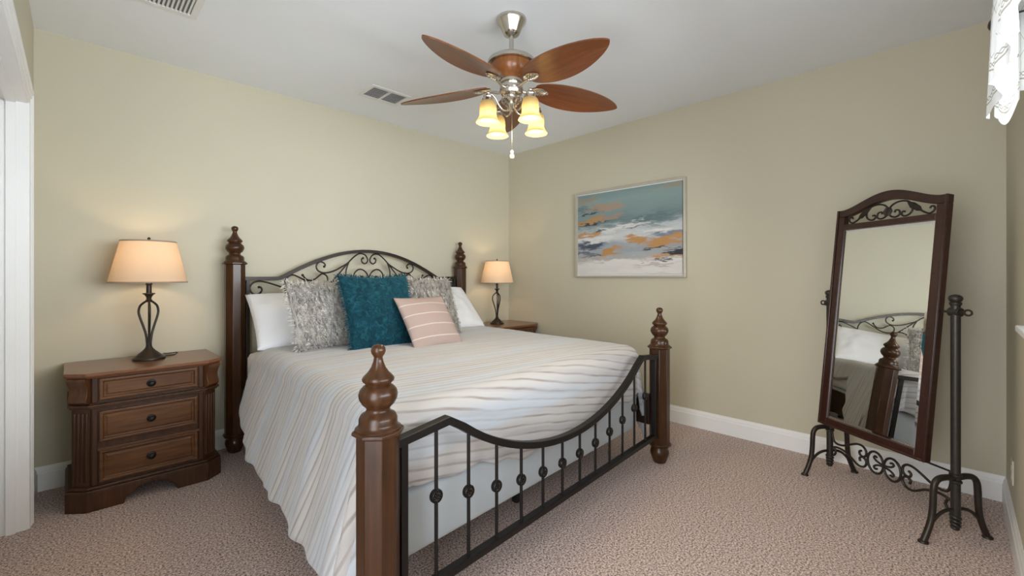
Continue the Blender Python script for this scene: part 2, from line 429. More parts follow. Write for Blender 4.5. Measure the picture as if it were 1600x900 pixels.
def painting_mat():
    """abstract seascape laid on as ragged horizontal daubs (UV 0..1)"""
    n = N('abstract_canvas')
    tc = n.n('ShaderNodeTexCoord'); sep = n.n('ShaderNodeSeparateXYZ'); n.l(tc.outputs['UV'], sep.inputs[0])
    n1 = n.noise(n.coord('UV', (2.0, 5.0, 1)), 2.0, 5, 0.6, 0.4); n2 = n.noise(n.coord('UV', (3.0, 10.0, 1), (0, 0, R(6))), 2.0, 5, 0.65, 0.3)
    n3 = n.noise(n.coord('UV', (9, 40, 1), (0, 0, R(3))), 1.6, 4, 0.7)
    u = n.math('ADD', sep.outputs[0], n.math('MULTIPLY', n.math('SUBTRACT', n1, 0.5), 0.40))
    v = n.math('ADD', sep.outputs[1], n.math('MULTIPLY', n.math('SUBTRACT', n2, 0.5), 0.20))
    v = n.math('ADD', v, n.math('MULTIPLY', sep.outputs[0], -0.05))
    c = n.ramp(v, [(0.0, (0.60, 0.57, 0.55)), (0.14, (0.66, 0.64, 0.62)), (0.20, (0.40, 0.37, 0.35)), (0.28, (0.30, 0.33, 0.36)), (0.36, (0.38, 0.40, 0.42)),
                   (0.44, (0.56, 0.57, 0.57)), (0.53, (0.37, 0.42, 0.43)), (0.60, (0.15, 0.205, 0.21)), (0.70, (0.20, 0.275, 0.27)), (0.85, (0.24, 0.32, 0.31)), (1.0, (0.17, 0.25, 0.25))])
    def daub(c, cu, cv, su, sv, col, op=0.95, soft=0.35, rot=0.0):
        du = n.math('SUBTRACT', u, cu); dv = n.math('SUBTRACT', v, cv - 0.05 * cu)
        dv = n.math('ADD', dv, n.math('MULTIPLY', du, -rot))
        q = n.math('ADD', n.math('POWER', n.math('ABSOLUTE', n.math('DIVIDE', du, su)), 2.0), n.math('POWER', n.math('ABSOLUTE', n.math('DIVIDE', dv, sv)), 2.0))
        q = n.math('ADD', q, n.math('MULTIPLY', n.math('SUBTRACT', n3, 0.5), 1.5))
        f = n.ramp(q, [(max(0.0, 0.55 - soft), (1, 1, 1)), (0.55 + soft * 0.6, (0, 0, 0))])
        return n.mix(n.math('MULTIPLY', f, op), c, col)
    OC_, NV, WH, DK = (0.46, 0.235, 0.075), (0.040, 0.052, 0.085), (0.68, 0.66, 0.64), (0.022, 0.026, 0.034)
    for a in ((0.12, 0.90, 0.16, 0.06, (0.33, 0.24, 0.13), 0.6), (0.30, 0.80, 0.24, 0.06, (0.40, 0.26, 0.17), 0.75), (0.10, 0.80, 0.14, 0.05, (0.10, 0.17, 0.20), 0.7),
              (0.16, 0.66, 0.24, 0.045, OC_, 0.85, 0.3, 0.12), (0.36, 0.68, 0.14, 0.04, (0.38, 0.24, 0.18), 0.8), (0.14, 0.735, 0.16, 0.018, DK, 0.8, 0.3, 0.12), (0.14, 0.615, 0.20, 0.014, DK, 0.85, 0.3, 0.10),
              (0.72, 0.60, 0.30, 0.07, (0.10, 0.16, 0.17), 0.8), (0.88, 0.93, 0.16, 0.03, (0.36, 0.25, 0.12), 0.5),
              (0.45, 0.55, 0.40, 0.045, WH, 0.85, 0.4, 0.10), (0.12, 0.50, 0.20, 0.030, OC_, 0.9), (0.24, 0.525, 0.10, 0.020, DK, 0.9), (0.56, 0.545, 0.12, 0.012, DK, 0.8),
              (0.20, 0.44, 0.26, 0.04, WH, 0.8), (0.17, 0.365, 0.24, 0.060, NV, 0.92), (0.36, 0.36, 0.14, 0.04, (0.30, 0.34, 0.40), 0.8), (0.90, 0.45, 0.20, 0.035, (0.14, 0.17, 0.24), 0.85), (0.80, 0.49, 0.16, 0.03, WH, 0.9),
              (0.58, 0.41, 0.14, 0.065, OC_, 0.95), (0.80, 0.36, 0.24, 0.075, OC_, 0.95), (0.95, 0.42, 0.10, 0.04, OC_, 0.9), (0.93, 0.26, 0.14, 0.045, DK, 0.95), (0.75, 0.305, 0.14, 0.018, DK, 0.85),
              (0.10, 0.27, 0.16, 0.030, (0.10, 0.12, 0.17), 0.9), (0.36, 0.285, 0.17, 0.050, OC_, 0.95, 0.3, 0.25), (0.20, 0.245, 0.10, 0.016, DK, 0.85), (0.62, 0.255, 0.22, 0.035, (0.34, 0.39, 0.41), 0.85), (0.86, 0.215, 0.20, 0.018, OC_, 0.85), (0.80, 0.185, 0.24, 0.012, DK, 0.8),
              (0.40, 0.175, 0.30, 0.030, WH, 0.9), (0.78, 0.13, 0.24, 0.020, (0.44, 0.39, 0.35), 0.8), (0.5, 0.05, 0.62, 0.05, WH, 0.8)):
        c = daub(c, *a)
    n.set(c, 0.6, spec=0.25); n.bump(n3, 0.25, 0.004); return n.m
M['canvas'] = painting_mat()
M['silver_frame'] = plain('champagne_silver', (0.58, 0.55, 0.48), 0.35, 0.55, 0.06)

# ------------------------------------------------------------------ room shell
XL, YF, H = -3.712, -3.818, 2.6
T = 0.12
struct(MB().box(XL - T, T, YF - T, T, -0.1, 0), 'floor', M['carpet'], smooth=False)
struct(MB().box(XL - T, T, YF - T, T, H, H + 0.1), 'ceiling', M['ceiling'], smooth=False)
struct(MB().box(XL - T, T, 0, T, 0, H), 'wall_back', M['wall'], smooth=False)
struct(MB().box(0, T, YF - T, 0, 0, H), 'wall_right', M['wall'], smooth=False)
DJ, DN, DH = -0.515, -2.35, 2.035      # closet opening: far jamb, near jamb, height
HS, HN = -3.74, -2.78             # unseen opening added beside the camera to let the side fill in
mb = MB(); mb.box(XL - T, XL, DJ + 0.016, 0, 0, H).box(XL - T, XL, HN, DN - 0.016, 0, H).box(XL - T, XL, YF, HS, 0, H).box(XL - T, XL, HS, HN, DH, H).box(XL - T, XL, DN - 0.016, DJ + 0.016, DH + 0.016, H)
struct(mb, 'wall_left', M['wall'], smooth=False)
WX0, WX1, WZ0, WZ1 = -3.35, -1.14, 1.03, 2.12  # window widened toward the camera, out of view, to admit more light
mb = MB(); mb.box(XL - T, WX0, YF - T, YF, 0, H).box(WX1, T, YF - T, YF, 0, H).box(WX0, WX1, YF - T, YF, 0, WZ0).box(WX0, WX1, YF - T, YF, WZ1, H)
struct(mb, 'wall_front', M['wall'], smooth=False)

def base_profile(mb, p, q, nrm):
    """baseboard running p->q on a wall whose inward normal is nrm"""
    prof = [(0, 0), (0.016, 0), (0.016, 0.098), (0.012, 0.106), (0.012, 0.114), (0.009, 0.122), (0.004, 0.130), (0.003, 0.136), (0, 0.136)]
    n = len(prof); vs = []
    for e in (p, q):
        for d, z in prof: vs.append((e[0] + nrm[0] * d, e[1] + nrm[1] * d, z))
    mb.add(vs, [tuple(range(n)), tuple(range(2 * n - 1, n - 1, -1))] + [(i, (i + 1) % n, n + (i + 1) % n, n + i) for i in range(n)])
for nm, p, q, nr in (('baseboard_back', (XL, 0), (0, 0), (0, -1)), ('baseboard_right', (0, 0), (0, YF), (-1, 0)),
                     ('baseboard_front', (0, YF), (XL, YF), (0, 1)), ('baseboard_left', (XL, 0), (XL, DJ + 0.084), (1, 0))):
    mb = MB(); base_profile(mb, p, q, nr); struct(mb, nm, M['trim'], angle=25)

# closet opening: jamb lining + casing
mb = MB()
JX = XL - 0.085
mb.box(JX, XL + 0.004, DJ, DJ + 0.018, 0, DH + 0.018).box(JX, XL + 0.004, DN - 0.018, DN, 0, DH + 0.018).box(JX, XL + 0.004, DN, DJ, DH, DH + 0.018)
mb.box(JX + 0.02, JX + 0.052, DJ - 0.010, DJ, 0, DH - 0.010).box(JX + 0.02, JX + 0.052, DN, DN + 0.010, 0, DH - 0.010).box(JX + 0.02, JX + 0.052, DN, DJ, DH - 0.010, DH)
prof = [(0.004, 0.0), (0.004, 0.010), (0.010, 0.013), (0.030, 0.013), (0.034, 0.017), (0.052, 0.017), (0.058, 0.022), (0.078, 0.022), (0.084, 0.018), (0.084, 0.0)]
def sweep_casing(mb, y0, y1, zt, prof):
    n = len(prof); vs = []
    for k in range(4):
        for w, d in prof: vs.append((XL + d, (y1 + w) if k < 2 else (y0 - w), 0.0 if k in (0, 3) else zt + w))
    mb.add(vs, [(a * n + q, a * n + q + 1, a * n + n + q + 1, a * n + n + q) for a in range(3) for q in range(n - 1)])
sweep_casing(mb, DN, DJ, DH, prof)
struct(mb, 'trim_1', M['trim'], angle=20)

# closet doors: two raised-panel leaves filling the opening
root = empty('door_1', (JX - 0.012, 0, 0)); root['kind'] = 'structure'
for y0, y1 in ((-1.43, DJ - 0.004), (DN + 0.004, -1.436)):
    mb = MB(); x0, x1 = -0.034, 0.0
    mb.box(x0, x1 - 0.008, y0, y1, 0.012, DH - 0.012)
    ym = (y0 + y1) / 2
    for a, b in ((y0, y0 + 0.1), (y1 - 0.1, y1), (ym - 0.05, ym + 0.05)): mb.box(x1 - 0.008, x1, a, b, 0.012, DH - 0.012)
    for a, b in ((0.012, 0.2), (0.62, 0.74), (1.55, 1.66), (DH - 0.12, DH - 0.012)):
        for c, d in ((y0 + 0.1, ym - 0.05), (ym + 0.05, y1 - 0.1)): mb.box(x1 - 0.008, x1, c, d, a, b)
    for a, b in ((0.24, 0.58), (0.78, 1.51), (1.70, DH - 0.16)):
        for c, d in ((y0 + 0.135, (y0 + y1) / 2 - 0.085), ((y0 + y1) / 2 + 0.085, y1 - 0.135)): mb.box(x1 - 0.008, x1 - 0.003, c, d, a, b)
    mb.build('door_leaf', M['trim'], root, smooth=False)
# closet back so the gaps stay dark
mb = MB(); mb.box(XL - 0.75, XL - 0.72, DN - 0.1, DJ + 0.1, 0, H).box(XL - 0.75, XL - T, DJ + 0.1, DJ + 0.13, 0, H).box(XL - 0.75, XL - T, DN - 0.13, DN - 0.1, 0, H)
struct(mb, 'wall_closet', M['wall'], smooth=False)
struct(MB().box(XL - 0.75, XL - T, DN - 0.13, DJ + 0.13, -0.1, 0), 'floor_closet', M['carpet'], smooth=False)
struct(MB().box(XL - 0.75, XL - T, DN - 0.13, DJ + 0.13, H, H + 0.1), 'ceiling_closet', M['ceiling'], smooth=False)

# window in the front wall
root = empty('window_1', ((WX0 + WX1) / 2, YF, WZ0)); root['kind'] = 'structure'
w = (WX1 - WX0) / 2; hh = WZ1 - WZ0
mb = MB()
mb.ring(lambda a, b, d: (a, d, b), -w, w, 0, hh, 0.05, -0.09, -0.05)
mb.box(-w + 0.05, w - 0.05, -0.088, -0.052, hh / 2 - 0.02, hh / 2 + 0.02).box(-0.02, 0.02, -0.086, -0.054, 0.05, hh / 2 - 0.02).box(-0.02, 0.02, -0.086, -0.054, hh / 2 + 0.02, hh - 0.05)
mb.build('window_frame', M['trim'], root, smooth=False)
MB().box(-w + 0.01, w - 0.01, -0.073, -0.069, 0.01, hh - 0.01).build('pane', M['pane'], root, smooth=False)
mb = MB(); mb.box(-w - 0.045, w + 0.045, -0.05, 0.034, -0.022, 0.0).box(-w - 0.02, w + 0.02, 0, 0.014, -0.075, -0.022)
mb.build('window_sill', M['trim'], root, smooth=False, bevel=0.004)

# ------------------------------------------------------------------ BED
HL, HR, FN, FF = Vector((-2.764, -0.13, 0)), Vector((-0.783, -0.10, 0)), Vector((-2.903, -2.425, 0)), Vector((-0.84, -2.27, 0))
bed = empty('four_poster_bed', (0, 0, 0), 0, 'king bed with turned brown wood posts and scrolled black iron headboard and footboard', 'bed')
OC = 0.0635
def finial(zb):     # zb: height of the octagon cap; profile measured above it
    return [(0.066, 0.0), (0.067, 0.006), (0.058, 0.012), (0.056, 0.022), (0.056, 0.034), (0.050, 0.046), (0.038, 0.052), (0.034, 0.060), (0.036, 0.066),
            (0.047, 0.076), (0.0555, 0.092), (0.057, 0.104), (0.053, 0.118), (0.044, 0.128), (0.037, 0.132), (0.038, 0.137), (0.046, 0.144), (0.047, 0.151),
            (0.042, 0.158), (0.030, 0.170), (0.021, 0.184), (0.015, 0.200), (0.0125, 0.212), (0.014, 0.216), (0.019, 0.223), (0.0215, 0.232), (0.020, 0.242), (0.013, 0.249), (0.002, 0.252)]
def bed_post(p, zcap, rz):
    root_ = bed
    ph = PI / 8 + rz
    mb = MB(); mb.lathe([(OC, 0.122), (OC, zcap)], 8, phase=ph)
    o = mb.build('bed_post', M['post'], bed, bevel=0.002, loc=p, angle=20)
    mb = MB(); mb.lathe([(0.064, zcap - 0.004), (0.076, zcap + 0.002), (0.076, zcap + 0.010), (0.070, zcap + 0.014)], 8, phase=ph)
    mb.build('post_cap', M['post'], o, bevel=0.0015, angle=20)
    mb = MB(); mb.lathe([(r, z + zcap + 0.012) for r, z in finial(0)], 28)
    mb.build('finial', M['post'], o, angle=60)
    mb = MB(); mb.lathe([(0.070, 0.130), (0.074, 0.124), (0.070, 0.112), (0.058, 0.108)], 8, phase=ph)
    mb.lathe([(0.030, 0.0), (0.038, 0.004), (0.046, 0.022), (0.056, 0.050), (0.060, 0.070), (0.055, 0.092), (0.045, 0.104), (0.044, 0.112)], 24)
    mb.build('bun_foot', M['post'], o, angle=40)
    return o
BR = R(3.0)
for p, z in ((HL, 1.292), (HR, 1.292), (FN, 0.743), (FF, 0.743)): bed_post(p, z, BR if z < 1 else 0)

# headboard grille, drawn in its own plane: s along the board from the left post, z up
hd = (HR - HL).normalized(); hlen = (HR - HL).length; hn = Vector((hd.y, -hd.x, 0)) * -1
def hb(s, z, off=0.0): return HL + hd * s + Vector((0, 0, z)) - hn * off
hcen = hlen / 2
Lp = dict(
 B=[(0.325, 1.122), (0.25, 1.149), (0.202, 1.165), (0.155, 1.174), (0.118, 1.166), (0.096, 1.143), (0.092, 1.118), (0.105, 1.092), (0.13, 1.08), (0.155, 1.088), (0.169, 1.111), (0.162, 1.130), (0.150, 1.132)],
 C=[(0.330, 1.085), (0.321, 1.129), (0.321, 1.156), (0.334, 1.193), (0.359, 1.215), (0.385, 1.219), (0.416, 1.206), (0.468, 1.179), (0.517, 1.153), (0.566, 1.142), (0.611, 1.148), (0.637, 1.170), (0.638, 1.203), (0.62, 1.223), (0.597, 1.229), (0.572, 1.212), (0.544, 1.189), (0.511, 1.178), (0.484, 1.184), (0.463, 1.201), (0.45, 1.218)],
 D=[(0.614, 1.286), (0.622, 1.297), (0.611, 1.314), (0.586, 1.323), (0.561, 1.31), (0.552, 1.282), (0.566, 1.254), (0.6, 1.238), (0.639, 1.238), (0.697, 1.255), (0.763, 1.291), (0.805, 1.318), (0.848, 1.360), (0.893, 1.394), (0.930, 1.400), (0.962, 1.385), (0.980, 1.352), (0.974, 1.328), (0.952, 1.316), (0.930, 1.330), (0.926, 1.354), (0.938, 1.362)],
 E=[(0.645, 1.141), (0.686, 1.18), (0.739, 1.238), (0.799, 1.309), (0.815, 1.325)],
 F=[(0.815, 1.325), (0.795, 1.27), (0.790, 1.221), (0.800, 1.17), (0.835, 1.115), (0.88, 1.085)],
 G=[(0.988, 1.16), (0.984, 1.205), (0.965, 1.243), (0.930, 1.266), (0.895, 1.264), (0.866, 1.238), (0.858, 1.207), (0.868, 1.172), (0.897, 1.152), (0.927, 1.16), (0.938, 1.186), (0.926, 1.206)],
 Hh=[(0.630, 1.120), (0.645, 1.146), (0.674, 1.167), (0.709, 1.172), (0.745, 1.160), (0.772, 1.130), (0.770, 1.100), (0.745, 1.086)])
mb = MB()
for k, pts in Lp.items():
    for mir in (0, 1):
        q = [hb(hlen - s if mir else s, z) for s, z in pts]
        mb.tube(smooth_path(q, 6), 0.0062, 8)
for k in ((0.450, 1.218), (0.150, 1.132), (0.614, 1.286), (0.938, 1.362), (0.926, 1.206)):
    for s in (k[0], hlen - k[0]): mb.ball(hb(s, k[1]), 0.010, 10, 6)
mb.build('headboard_scrollwork', M['headiron'], bed, angle=60)
arch = [(0.0, 1.193), (0.275, 1.193), (0.30, 1.200)]
na = 22
for i in range(1, na):
    t = i / na; s = 0.30 + t * (hlen - 0.60); x = (s - hcen) / (hcen - 0.30)
    arch.append((s, 1.200 + 0.221 * (1 - abs(x) ** 2.0) ** 1.0 * (1 - 0.10 * abs(x) ** 2)))
arch += [(hlen - 0.30, 1.200), (hlen - 0.275, 1.193), (hlen, 1.193)]
mb = MB(); mb.bar([hb(s, z) for s, z in arch], 0.026, 0.03, hn)
for s in (0.078, hlen - 0.078): mb.bar([hb(s, 0.40), hb(s, 1.19)], 0.022, 0.03, hn)
for z in (1.068, 0.55): mb.bar([hb(0.07, z), hb(hlen - 0.07, z)], 0.02, 0.03, hn)
mb.build('headboard_frame', M['headiron'], bed, smooth=False, bevel=0.002)

# footboard grille
fd = (FF - FN).normalized(); flen = (FF - FN).length; fn = Vector((fd.y, -fd.x, 0))
def fb(s, z, off=0.0): return FN + fd * s + Vector((0, 0, z)) + fn * off
def dip(s):
    x = min(1.0, abs(s - flen / 2) / (flen / 2 - 0.285))
    return 0.472 + (0.728 - 0.472) * (0.90 * x ** 2.0 + 0.10 * x ** 6)
top = [(0.055, 0.706), (0.268, 0.728)] + [(0.285 + (flen - 0.57) * i / 30, dip(0.285 + (flen - 0.57) * i / 30)) for i in range(1, 30)] + [(flen - 0.268, 0.728), (flen - 0.055, 0.706)]
mb = MB(); mb.bar([fb(s, z - 0.012) for s, z in top], 0.028, 0.034, fn)
mb.bar([fb(0.06, 0.190), fb(flen - 0.06, 0.190)], 0.026, 0.034, fn)
for s in (0.085, flen - 0.085): mb.bar([fb(s, 0.18), fb(s, 0.70)], 0.026, 0.030, fn)
mb.build('footboard_frame', M['iron'], bed, smooth=False, bevel=0.003)
rz = [0.473, 0.434, 0.400, 0.373, 0.356, 0.347, 0.347, 0.356, 0.373, 0.400, 0.434, 0.473]
for i in range(12):
    s = 0.219 + (flen - 0.438) * i / 11
    zt = 0.708 if s < 0.268 or s > flen - 0.268 else dip(s) - 0.02
    sp = MB().tube([fb(s, 0.195), fb(s, zt)], 0.0065, 8).build('spindle', M['iron'], bed, angle=60)
    mb = MB(); m = axis_m(fb(s, rz[i]), fn)
    for sg in (1, -1):
        ms = m @ Matrix.Diagonal((1, 1, sg, 1))
        mb.lathe([(0.0235, 0.0), (0.0235, 0.006), (0.021, 0.010), (0.017, 0.010), (0.016, 0.006), (0.008, 0.006), (0.007, 0.012), (0.003, 0.014), (0.0005, 0.0145)], 20, ms)
    ro = mb.build('rosette', M['iron'], sp, angle=40)
    mb = MB()
    for sg in (1, -1):
        ms = m @ Matrix.Diagonal((1, 1, sg, 1))
        for k in range(10):
            a = k * PI / 5; mb.tube([ms @ Vector((r_ * math.cos(a), r_ * math.sin(a), h_)) for r_, h_ in ((0.007, 0.008), (0.011, 0.0105), (0.0155, 0.009))], [0.0012, 0.0026, 0.0014], 6)
        mb.ball(ms @ Vector((0, 0, 0.011)), 0.0045, 8, 6)
    mb.build('flower', M['pewter'], ro, angle=60)

# side rails, slat support feet, box spring, mattress
def edge_pt(u, v, z):     # u 0 left..1 right, v 0 head..1 foot, of the bed's plan
    a = Vector((-2.735, -0.17, 0)).lerp(Vector((-2.855, -2.335, 0)), v); b = Vector((-0.815, -0.145, 0)).lerp(Vector((-0.885, -2.190, 0)), v)
    p = a.lerp(b, u); p.z = z; return p
for nm, a, b in (('side_rail', HL + Vector((0.045, 0, 0)), FN + Vector((0.05, 0, 0))), ('side_rail', HR - Vector((0.02, 0, 0)), FF - Vector((0.03, 0, 0)))):
    d = (b - a).normalized(); nn = Vector((d.y, -d.x, 0))
    MB().bar([a + d * 0.05 + Vector((0, 0, 0.34)), b - d * 0.05 + Vector((0, 0, 0.34))], 0.03, 0.20, Vector((0, 0, 1))).build(nm, M['rail_wood'], bed, smooth=False, bevel=0.004)
def slab(z0, z1, ins, rr, mat, name, u0=0, u1=1, v0=0, v1=1):
    """rounded cushion block over the bed plan"""
    mb = MB(); n = 6
    def ring(off, z):
        out = []; cs = [(u0, v0), (u1, v0), (u1, v1), (u0, v1)]
        cx, cy = 0.5, 0.5
        W_, L_ = 1.93, 2.1
        r = 0.05
        for (u, v), (su, sv), a0 in zip(cs, [(1, 1), (-1, 1), (-1, -1), (1, -1)], (180, 270, 0, 90)):
            for k in range(n + 1):
                a = R(a0 + 90 * k / n); 
                pu = u + su * (r + ins + off) / W_ + r * math.cos(a) / W_
                pv = v + sv * (r + ins + off) / L_ + r * math.sin(a) / L_
                out.append(edge_pt(pu, pv, z))
        return out
    prof = [(rr, z0), (rr * 0.3, z0 + rr * 0.3), (0, z0 + rr), (0, z1 - rr), (rr * 0.3, z1 - rr * 0.3), (rr, z1)]
    rings = [ring(o, z) for o, z in prof]; m = len(rings[0]); vs = [p for q in rings for p in q]
    fs = [(i * m + k, i * m + (k + 1) % m, (i + 1) * m + (k + 1) % m, (i + 1) * m + k) for i in range(len(prof) - 1) for k in range(m)]
    fs += [tuple(range(m - 1, -1, -1)), tuple(range((len(prof) - 1) * m, len(prof) * m))]
    mb.add(vs, fs); return mb.build(name, mat, bed, angle=50)
slab(0.225, 0.455, 0.030, 0.02, M['boxspring'], 'box_spring')
slab(0.458, 0.690, 0.025, 0.04, M['sheet'], 'mattress')
mb = MB()
for u, v in ((0.5, 0.86), (0.5, 0.5), (0.5, 0.06)):
    p = edge_pt(u, v, 0); mb.box(p.x - 0.018, p.x + 0.018, p.y - 0.018, p.y + 0.018, 0, 0.215)
for v in (0.95, 0.72, 0.5, 0.28, 0.06):
    a, b = edge_pt(0.0, v, 0.215), edge_pt(1.0, v, 0.215); mb.bar([a, b], 0.06, 0.02, Vector((0, 0, 1)))
mb.build('slat_support', M['black'], bed, smooth=False)

# duvet
def duvet():
    nu, nv = 170, 190
    W_, L_ = 1.93, 1.80
    v_head = 0.155
    rb = 0.075
    def hash_noise(x, y, z=0.0): return mnoise.noise(Vector((x, y, z)))
    def ovl(b):   # left overhang by distance from head end of duvet
        k = max(0.0, min(1.0, b / L_)); return 0.39 + 0.15 * min(1, k * 3.2) + 0.03 * k + 0.012 * math.sin(b * 9) + 0.005 * math.sin(b * 23 + 1)
    def ovr(b):
        k = max(0.0, min(1.0, b / L_)); return 0.21 + 0.03 * math.sin(b * 4) + 0.36 * min(1, max(0, k - 0.52) / 0.28)
    def ovf(a):
        k = max(0.0, min(1.0, a / W_)); return 0.275 + 0.11 * math.sin(PI * min(1, k * 0.9 + 0.0)) + 0.015 * math.sin(a * 11) + 0.008 * math.sin(a * 29)
    V = []; UV = []
    for i in range(nu + 1):
        for j in range(nv + 1):
            p = i / nu; q = j / nv
            b0 = q * (L_ + 0.3)
            a0 = -ovl(b0) + p * (W_ + ovl(b0) + ovr(b0))
            b = q * (L_ + ovf(a0)); 
            a = -ovl(b) + p * (W_ + ovl(b) + ovr(b))
            oa = max(0.0, -a + 0.0) if a < 0 else max(0.0, a - W_); sa = -1 if a < 0 else 1
            ob = max(0.0, b - L_)
            d = math.hypot(oa, ob)
            ca = min(max(a, 0), W_); cb = min(max(b, 0), L_)
            u = 0.012 + (ca / W_) * 0.976
            v = v_head + (cb / L_) * (0.985 - v_head)
            ins = rb / W_
            u = ins + u * (1 - 2 * ins)
            base = edge_pt(u, v - (rb / 2.1) * (cb / L_), 0)
            ex = (edge_pt(1, v, 0) - edge_pt(0, v, 0)).normalized(); ey = (edge_pt(u, 1, 0) - edge_pt(u, 0, 0)).normalized()
            if d > 1e-6: dirv = (ex * (sa * oa) + ey * ob) / d
            else: dirv = Vector((0, 0, 0))
            fl = 0.30 if (sa < 0 and oa > ob) else (0.26 if oa > ob else 0.03)
            if oa > 0 and ob > 0: w = oa / (oa + ob); fl = (0.30 if sa < 0 else 0.22) * w + 0.03 * (1 - w)
            qd = rb * PI / 2
            if d < qd: hz = rb * math.sin(d / rb); dz = rb * (1 - math.cos(d / rb)); nh = math.sin(d / rb)
            else: hz = rb + fl * (d - qd); dz = rb + (d - qd) * math.sqrt(1 - fl * fl); nh = 1.0
            ztop = 0.738 + 0.012 * math.sin(PI * ca / W_) * math.sin(PI * min(1, max(0, cb / L_)))
            # soft wrinkles on the top, folds on the drops
            tw = b - 0.17 * a
            wr = 0.0016 * hash_noise(a * 1.5, tw * 11.0) + 0.0015 * hash_noise(a * 4 + 5, b * 10, 3) + 0.010 * hash_noise(a * 1.2 + 9, b * 1.6, 7)
            ramp = min(1.0, d / 0.30)
            arc_along = (b if oa > ob else a)
            if oa > 0 and ob > 0: arc_along = b + 0.4 * math.atan2(ob, oa)
            tt = arc_along - (0.17 * oa if sa < 0 else 0)
            fold = ramp * (0.007 * math.sin(tt * 15 + 1.2 * math.sin(tt * 5)) + 0.004 * math.sin(tt * 37 + 2) + 0.014 * hash_noise(tt * 3.2, d * 1.2, 1.5) + 0.007 * hash_noise(tt * 9, d * 2.0, 4.5))
            if ob > 0 and oa <= ob: fold *= 0.45
            P = base + dirv * (hz + nh * (fold + 0.6 * wr)) + Vector((0, 0, ztop - dz + (1 - nh) * wr))
            # head end rolls over softly
            if b < 0.09: P.z -= 0.012 * (1 - b / 0.09) ** 2 * (1 if d < 0.2 else 0.3)
            # keep clear of the posts and the footboard
            for c in (FN, FF):
                e = Vector((P.x - c.x, P.y - c.y, 0)); 
                if e.length < 0.088 and P.z < 0.80: P += e.normalized() * (0.088 - e.length)
            f_ = (P - FN).dot(fn)
            if f_ > -0.030 and -0.0 < (P - FN).dot(fd) < flen: P -= fn * (f_ + 0.030)
            V.append(P); UV.append((a, b))
    mb = MB(); mb.v = [tuple(p) for p in V]
    for i in range(nu):
        for j in range(nv):
            k = i * (nv + 1) + j; mb.f.append((k, k + nv + 1, k + nv + 2, k + 1))
    o = mb.build('duvet', M['duvet'], None, angle=180, fix=False)
    me = o.data; uvl = me.uv_layers.new(name='UVMap')
    for lp in me.loops: uvl.data[lp.index].uv = UV[lp.vertex_index]
    sm = o.modifiers.new('thick', 'SOLIDIFY'); sm.thickness = 0.022; sm.offset = -1
    return tag(o, 'white duvet with taupe stripes spread over the king bed', 'duvet')
duvet()

# ------------------------------------------------------------------ pillows
def pillow_fn(W_, Hh_, T_, pinch=0.05, pw=0.42, seed=0, lump=0.012, sag=0.0):
    def f(s, t, sd):
        s = 2 * s - 1; t = 2 * t - 1
        s = math.copysign(abs(s) ** 0.85, s); t = math.copysign(abs(t) ** 0.85, t)
        x = s * W_ / 2 * (1 - pinch * (1 - t * t)); z = t * Hh_ / 2 * (1 - pinch * (1 - s * s))
        th = T_ / 2 * max(0.0, (1 - s * s) * (1 - t * t)) ** pw
        th *= 1 + 0.25 * sag * (-t)
        nz = lump * mnoise.noise(Vector((x * 6 + seed, z * 6, sd * 3.0))) + lump * 0.5 * mnoise.noise(Vector((x * 15 + seed, z * 15, sd * 3.0)))
        env = min(1.0, (1 - s * s) * 3) * min(1.0, (1 - t * t) * 3)
        return Vector((x, -sd * (th + nz * env), z + Hh_ / 2))
    return f
def pillow_mesh(f, n=40):
    mb = MB()
    mb.grid(lambda s, t: f(s, t, 1), n, n); mb.grid(lambda s, t: f(s, t, -1), n, n)
    return mb
def weld(o):
    bm = bmesh.new(); bm.from_mesh(o.data); bmesh.ops.remove_doubles(bm, verts=bm.verts, dist=0.0006)
    bmesh.ops.recalc_face_normals(bm, faces=bm.faces); bm.to_mesh(o.data); bm.free()
    for p in o.data.polygons: p.use_smooth = True
def fringe(f, n_per, ln, rad=0.0022, droop=0.004, seed=3, sides='lrtb'):
    rnd = random.Random(seed); mb = MB()
    for sd in sides:
        for k in range(n_per):
            t = (k + rnd.random() * 0.9) / n_per
            c = {'l': (0, t), 'r': (1, t), 't': (t, 1), 'b': (t, 0)}[sd]; o2 = {'l': (-1, 0), 'r': (1, 0), 't': (0, 1), 'b': (0, -1)}[sd]
            p = f(c[0], c[1], 1); L_ = ln * (0.6 + 0.8 * rnd.random())
            d = Vector((o2[0] + rnd.uniform(-.5, .5), rnd.uniform(-.7, .7), o2[1] + rnd.uniform(-.5, .5))).normalized()
            if sd == 'b': d.z = abs(d.z) * 0.25; d.y -= 0.5
            p2 = p + d * L_ * 0.55; p3 = p + d * L_ + Vector((rnd.uniform(-1, 1), rnd.uniform(-1, 1), -0.6)) * droop
            mb.tube([p, p2, p3], [rad, rad, rad * 0.5], 4)
    return mb
def fur(f, n, ln, rad, seed=1):
    rnd = random.Random(seed); mb = MB()
    for k in range(n):
        s, t = rnd.uniform(0.02, 0.98), rnd.uniform(0.02, 0.98); p = f(s, t, 1)
        d = Vector((rnd.uniform(-.55, .55), -0.55, rnd.uniform(-1.0, -0.1))).normalized(); L_ = ln * rnd.uniform(0.6, 1.3)
        side = Vector((1, 0, rnd.uniform(-.4, .4))) * rad
        q = p + d * L_ * 0.6 + Vector((0, -0.002, 0)); e = p + d * L_
        mb.add([p - side, p + side, q + side * 0.7, q - side * 0.7, e], [(0, 1, 2, 3), (3, 2, 4)])
    return mb
